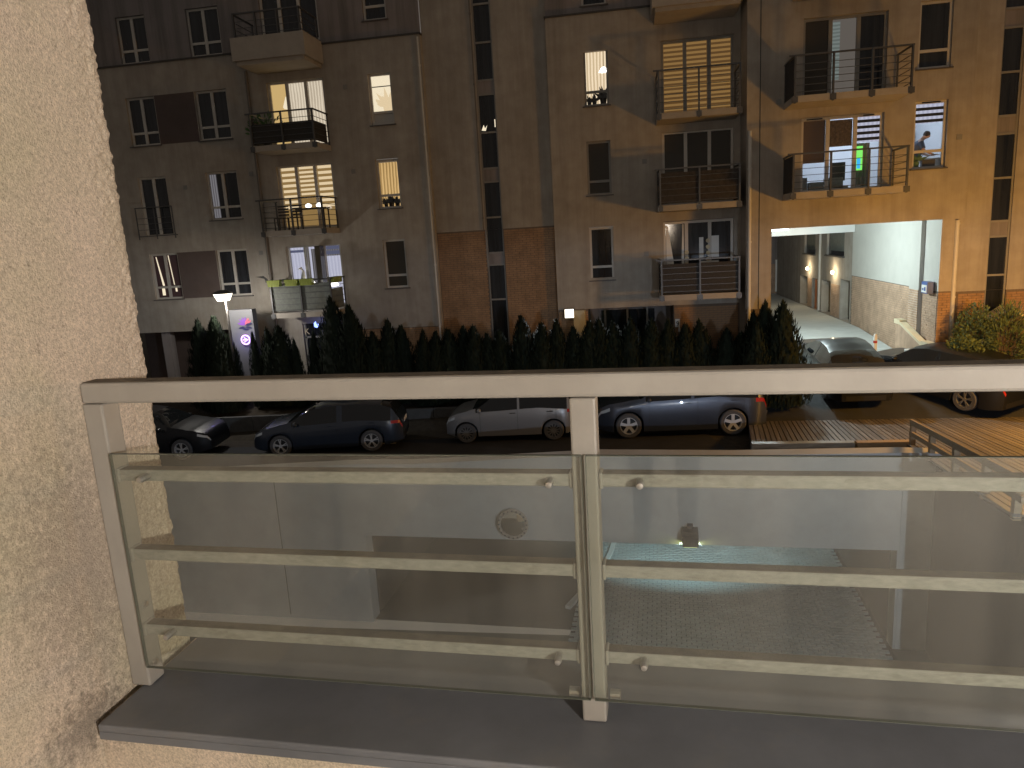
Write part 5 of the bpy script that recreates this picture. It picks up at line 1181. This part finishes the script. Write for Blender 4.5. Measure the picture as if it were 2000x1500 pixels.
ph = near('person', 'person in dark clothes holding up a phone, mirrored darkly in the balcony glass', 'person')
pv = [(0,-.46,-.6),(0,-.47,-.42),(0,-.46,-.22),(0,-.45,-.08),(0,-.45,.0),(0,-.43,.1),(0,-.43,.2),
      (.1,-.46,-.66),(.11,-.45,-1.05),(.11,-.48,-1.44),(.12,-.36,-1.47),(-.1,-.46,-.66),(-.11,-.45,-1.05),(-.11,-.48,-1.44),(-.12,-.36,-1.47),
      (.19,-.45,-.1),(.25,-.36,-.36),(.11,-.14,-.1),(.09,-.08,-.02),(-.19,-.45,-.1),(-.25,-.36,-.36),(-.11,-.14,-.1),(-.09,-.08,-.02)]
pe = [(0,1),(1,2),(2,3),(3,4),(4,5),(5,6),(0,7),(7,8),(8,9),(9,10),(0,11),(11,12),(12,13),(13,14),(3,15),(15,16),(16,17),(17,18),(3,19),(19,20),(20,21),(21,22)]
pr = [(.17,.12),(.16,.11),(.18,.12),(.15,.1),.055,.09,.075,.1,.068,.045,.04,.1,.068,.045,.04,.065,.05,.034,.03,.065,.05,.034,.03]
bd = bpy.data.meshes.new('body'); bd.from_pydata(pv, pe, []); bo = bpy.data.objects.new('body', bd); C.objects.link(bo); bo.parent = ph
sk = bo.modifiers.new('skin','SKIN'); sk.use_smooth_shade = True
if not bd.skin_vertices:
    bm = bmesh.new(); bm.from_mesh(bd); bm.verts.layers.skin.verify(); bm.to_mesh(bd); bm.free()
for i, r_ in enumerate(pr): bd.skin_vertices[0].data[i].radius = r_ if isinstance(r_, tuple) else (r_, r_)
bd.skin_vertices[0].data[0].use_root = True
sb = bo.modifiers.new('sub','SUBSURF'); sb.levels = 2; sb.render_levels = 2; bd.materials.append(M['shirt'])
mb = MB(); mb.lathe([(0,.14),(.07,.12),(.1,.05),(.1,-.02),(.06,-.06)],14,c=(0,-.45,.17)); obj('hair', mb, 'hair', ph, world=False, smooth=60)
obj('face', MB().lathe([(0,.12),(.06,.09),(.082,.0),(.06,-.09),(.02,-.12),(0,-.125)],16,c=(0,-.405,.12)), 'skin', ph, world=False, smooth=60)
for sx in (-1, 1):
    mb = MB(); mb.box(sx*.09-.018,sx*.09+.018,-.085,-.045,-.05,.03)
    for k in range(4): mb.tube([(sx*.09,-.05,.025-.019*k),(sx*.085,-.02,.025-.019*k),(sx*.06,-.014,.022-.019*k)],[.009,.008,.006],6)
    mb.tube([(sx*.085,-.06,.03),(sx*.06,-.05,.035),(sx*.045,-.042,.03)],[.011,.009,.007],6); obj('hand', mb, 'skin', ph, world=False, smooth=60)
o = obj('phone', MB().box(-.08,.08,-.04,-.032,-.037,.037), 'black', None, bevel=.004); o.location = EYE; o.rotation_euler = (0,0,TH); tag(o, 'black phone held up by the person on the near balcony', 'phone')
bl_ = near('balcony_wall_lamp', 'round warm wall lamp on the back wall beside the lit door behind the viewer', 'wall lamp')
obj('base', MB().lathe([(0,0),(.11,0),(.11,.03),(0,.03)],20,'y',(2.5,-2.19,.25)), 'grey_metal', bl_, world=False); obj('globe', MB().lathe([(.0,0),(.08,.01),(.11,.06),(.08,.12),(0,.14)],20,'y',(2.5,-2.159,.25)), 'glow_warm', bl_, world=False, smooth=60)
lamp('balcony_light','POINT',EYE+to_world(2.5,-1.93,.25),690,(1.,.92,.83),.12)
# ------------------------------------------------------------------ lamps of the place
sl = thing('sodium_street_lamp', 'orange sodium street lamp on a pole just right of the view', 'street lamp', (10.4,17.6,0.8))
obj('pole', MB().tube([(.42,0,-.8),(.42,0,3.45),(.2,0,3.55)],[.08,.05,.04],12), 'grey_metal', sl, world=False, smooth=50)
obj('lamp_glass', MB().lathe([(0,3.36),(.12,3.36),(.12,3.4),(0,3.4)],16), 'glow_sodium', sl, world=False); obj('cap', MB().lathe([(.37,3.42),(.36,3.45),(.1,3.6),(0,3.62)],20), 'grey_metal', sl, world=False, smooth=50)
lamp('sodium_light','POINT',(10.4,17.6,3.96),1750,(1.,.47,.07),.45)
ol = near('facade_floodlight', 'cool white floodlight on our own facade below the balcony, out of view', 'floodlight')
obj('housing', MB().box(4.8,5.1,1.78,1.93,-2.9,-2.63), 'grey_metal', ol, world=False); obj('lamp_glass', MB().box(4.82,5.08,1.932,1.94,-2.85,-2.72), 'glow_cool', ol, world=False)
obj('shade', MB().box(4.1,5.8,1.78,2.9,-2.63,-2.61), 'grey_metal', ol, world=False)  # wide plate out of view, added to cut the lamp's upward light
lamp('facade_light','POINT',EYE+to_world(4.95,2.0,-2.735),1800,(.66,.8,1.),.03)
ps = thing('passage_lamp', 'cool white ceiling lamp under the passage soffit', 'ceiling lamp', (5.1,26.6,5.64)); obj('diffuser', MB().box(4.7,5.5,26.45,26.75,5.57,5.62), 'glow_cool', ps); obj('housing', MB().box(4.68,5.52,26.43,26.77,5.621,5.648), 'white', ps)
lamp('passage_light','POINT',(5.1,26.6,5.3),1000,(.8,.97,1.),.2)
print('objects', len(C.objects))
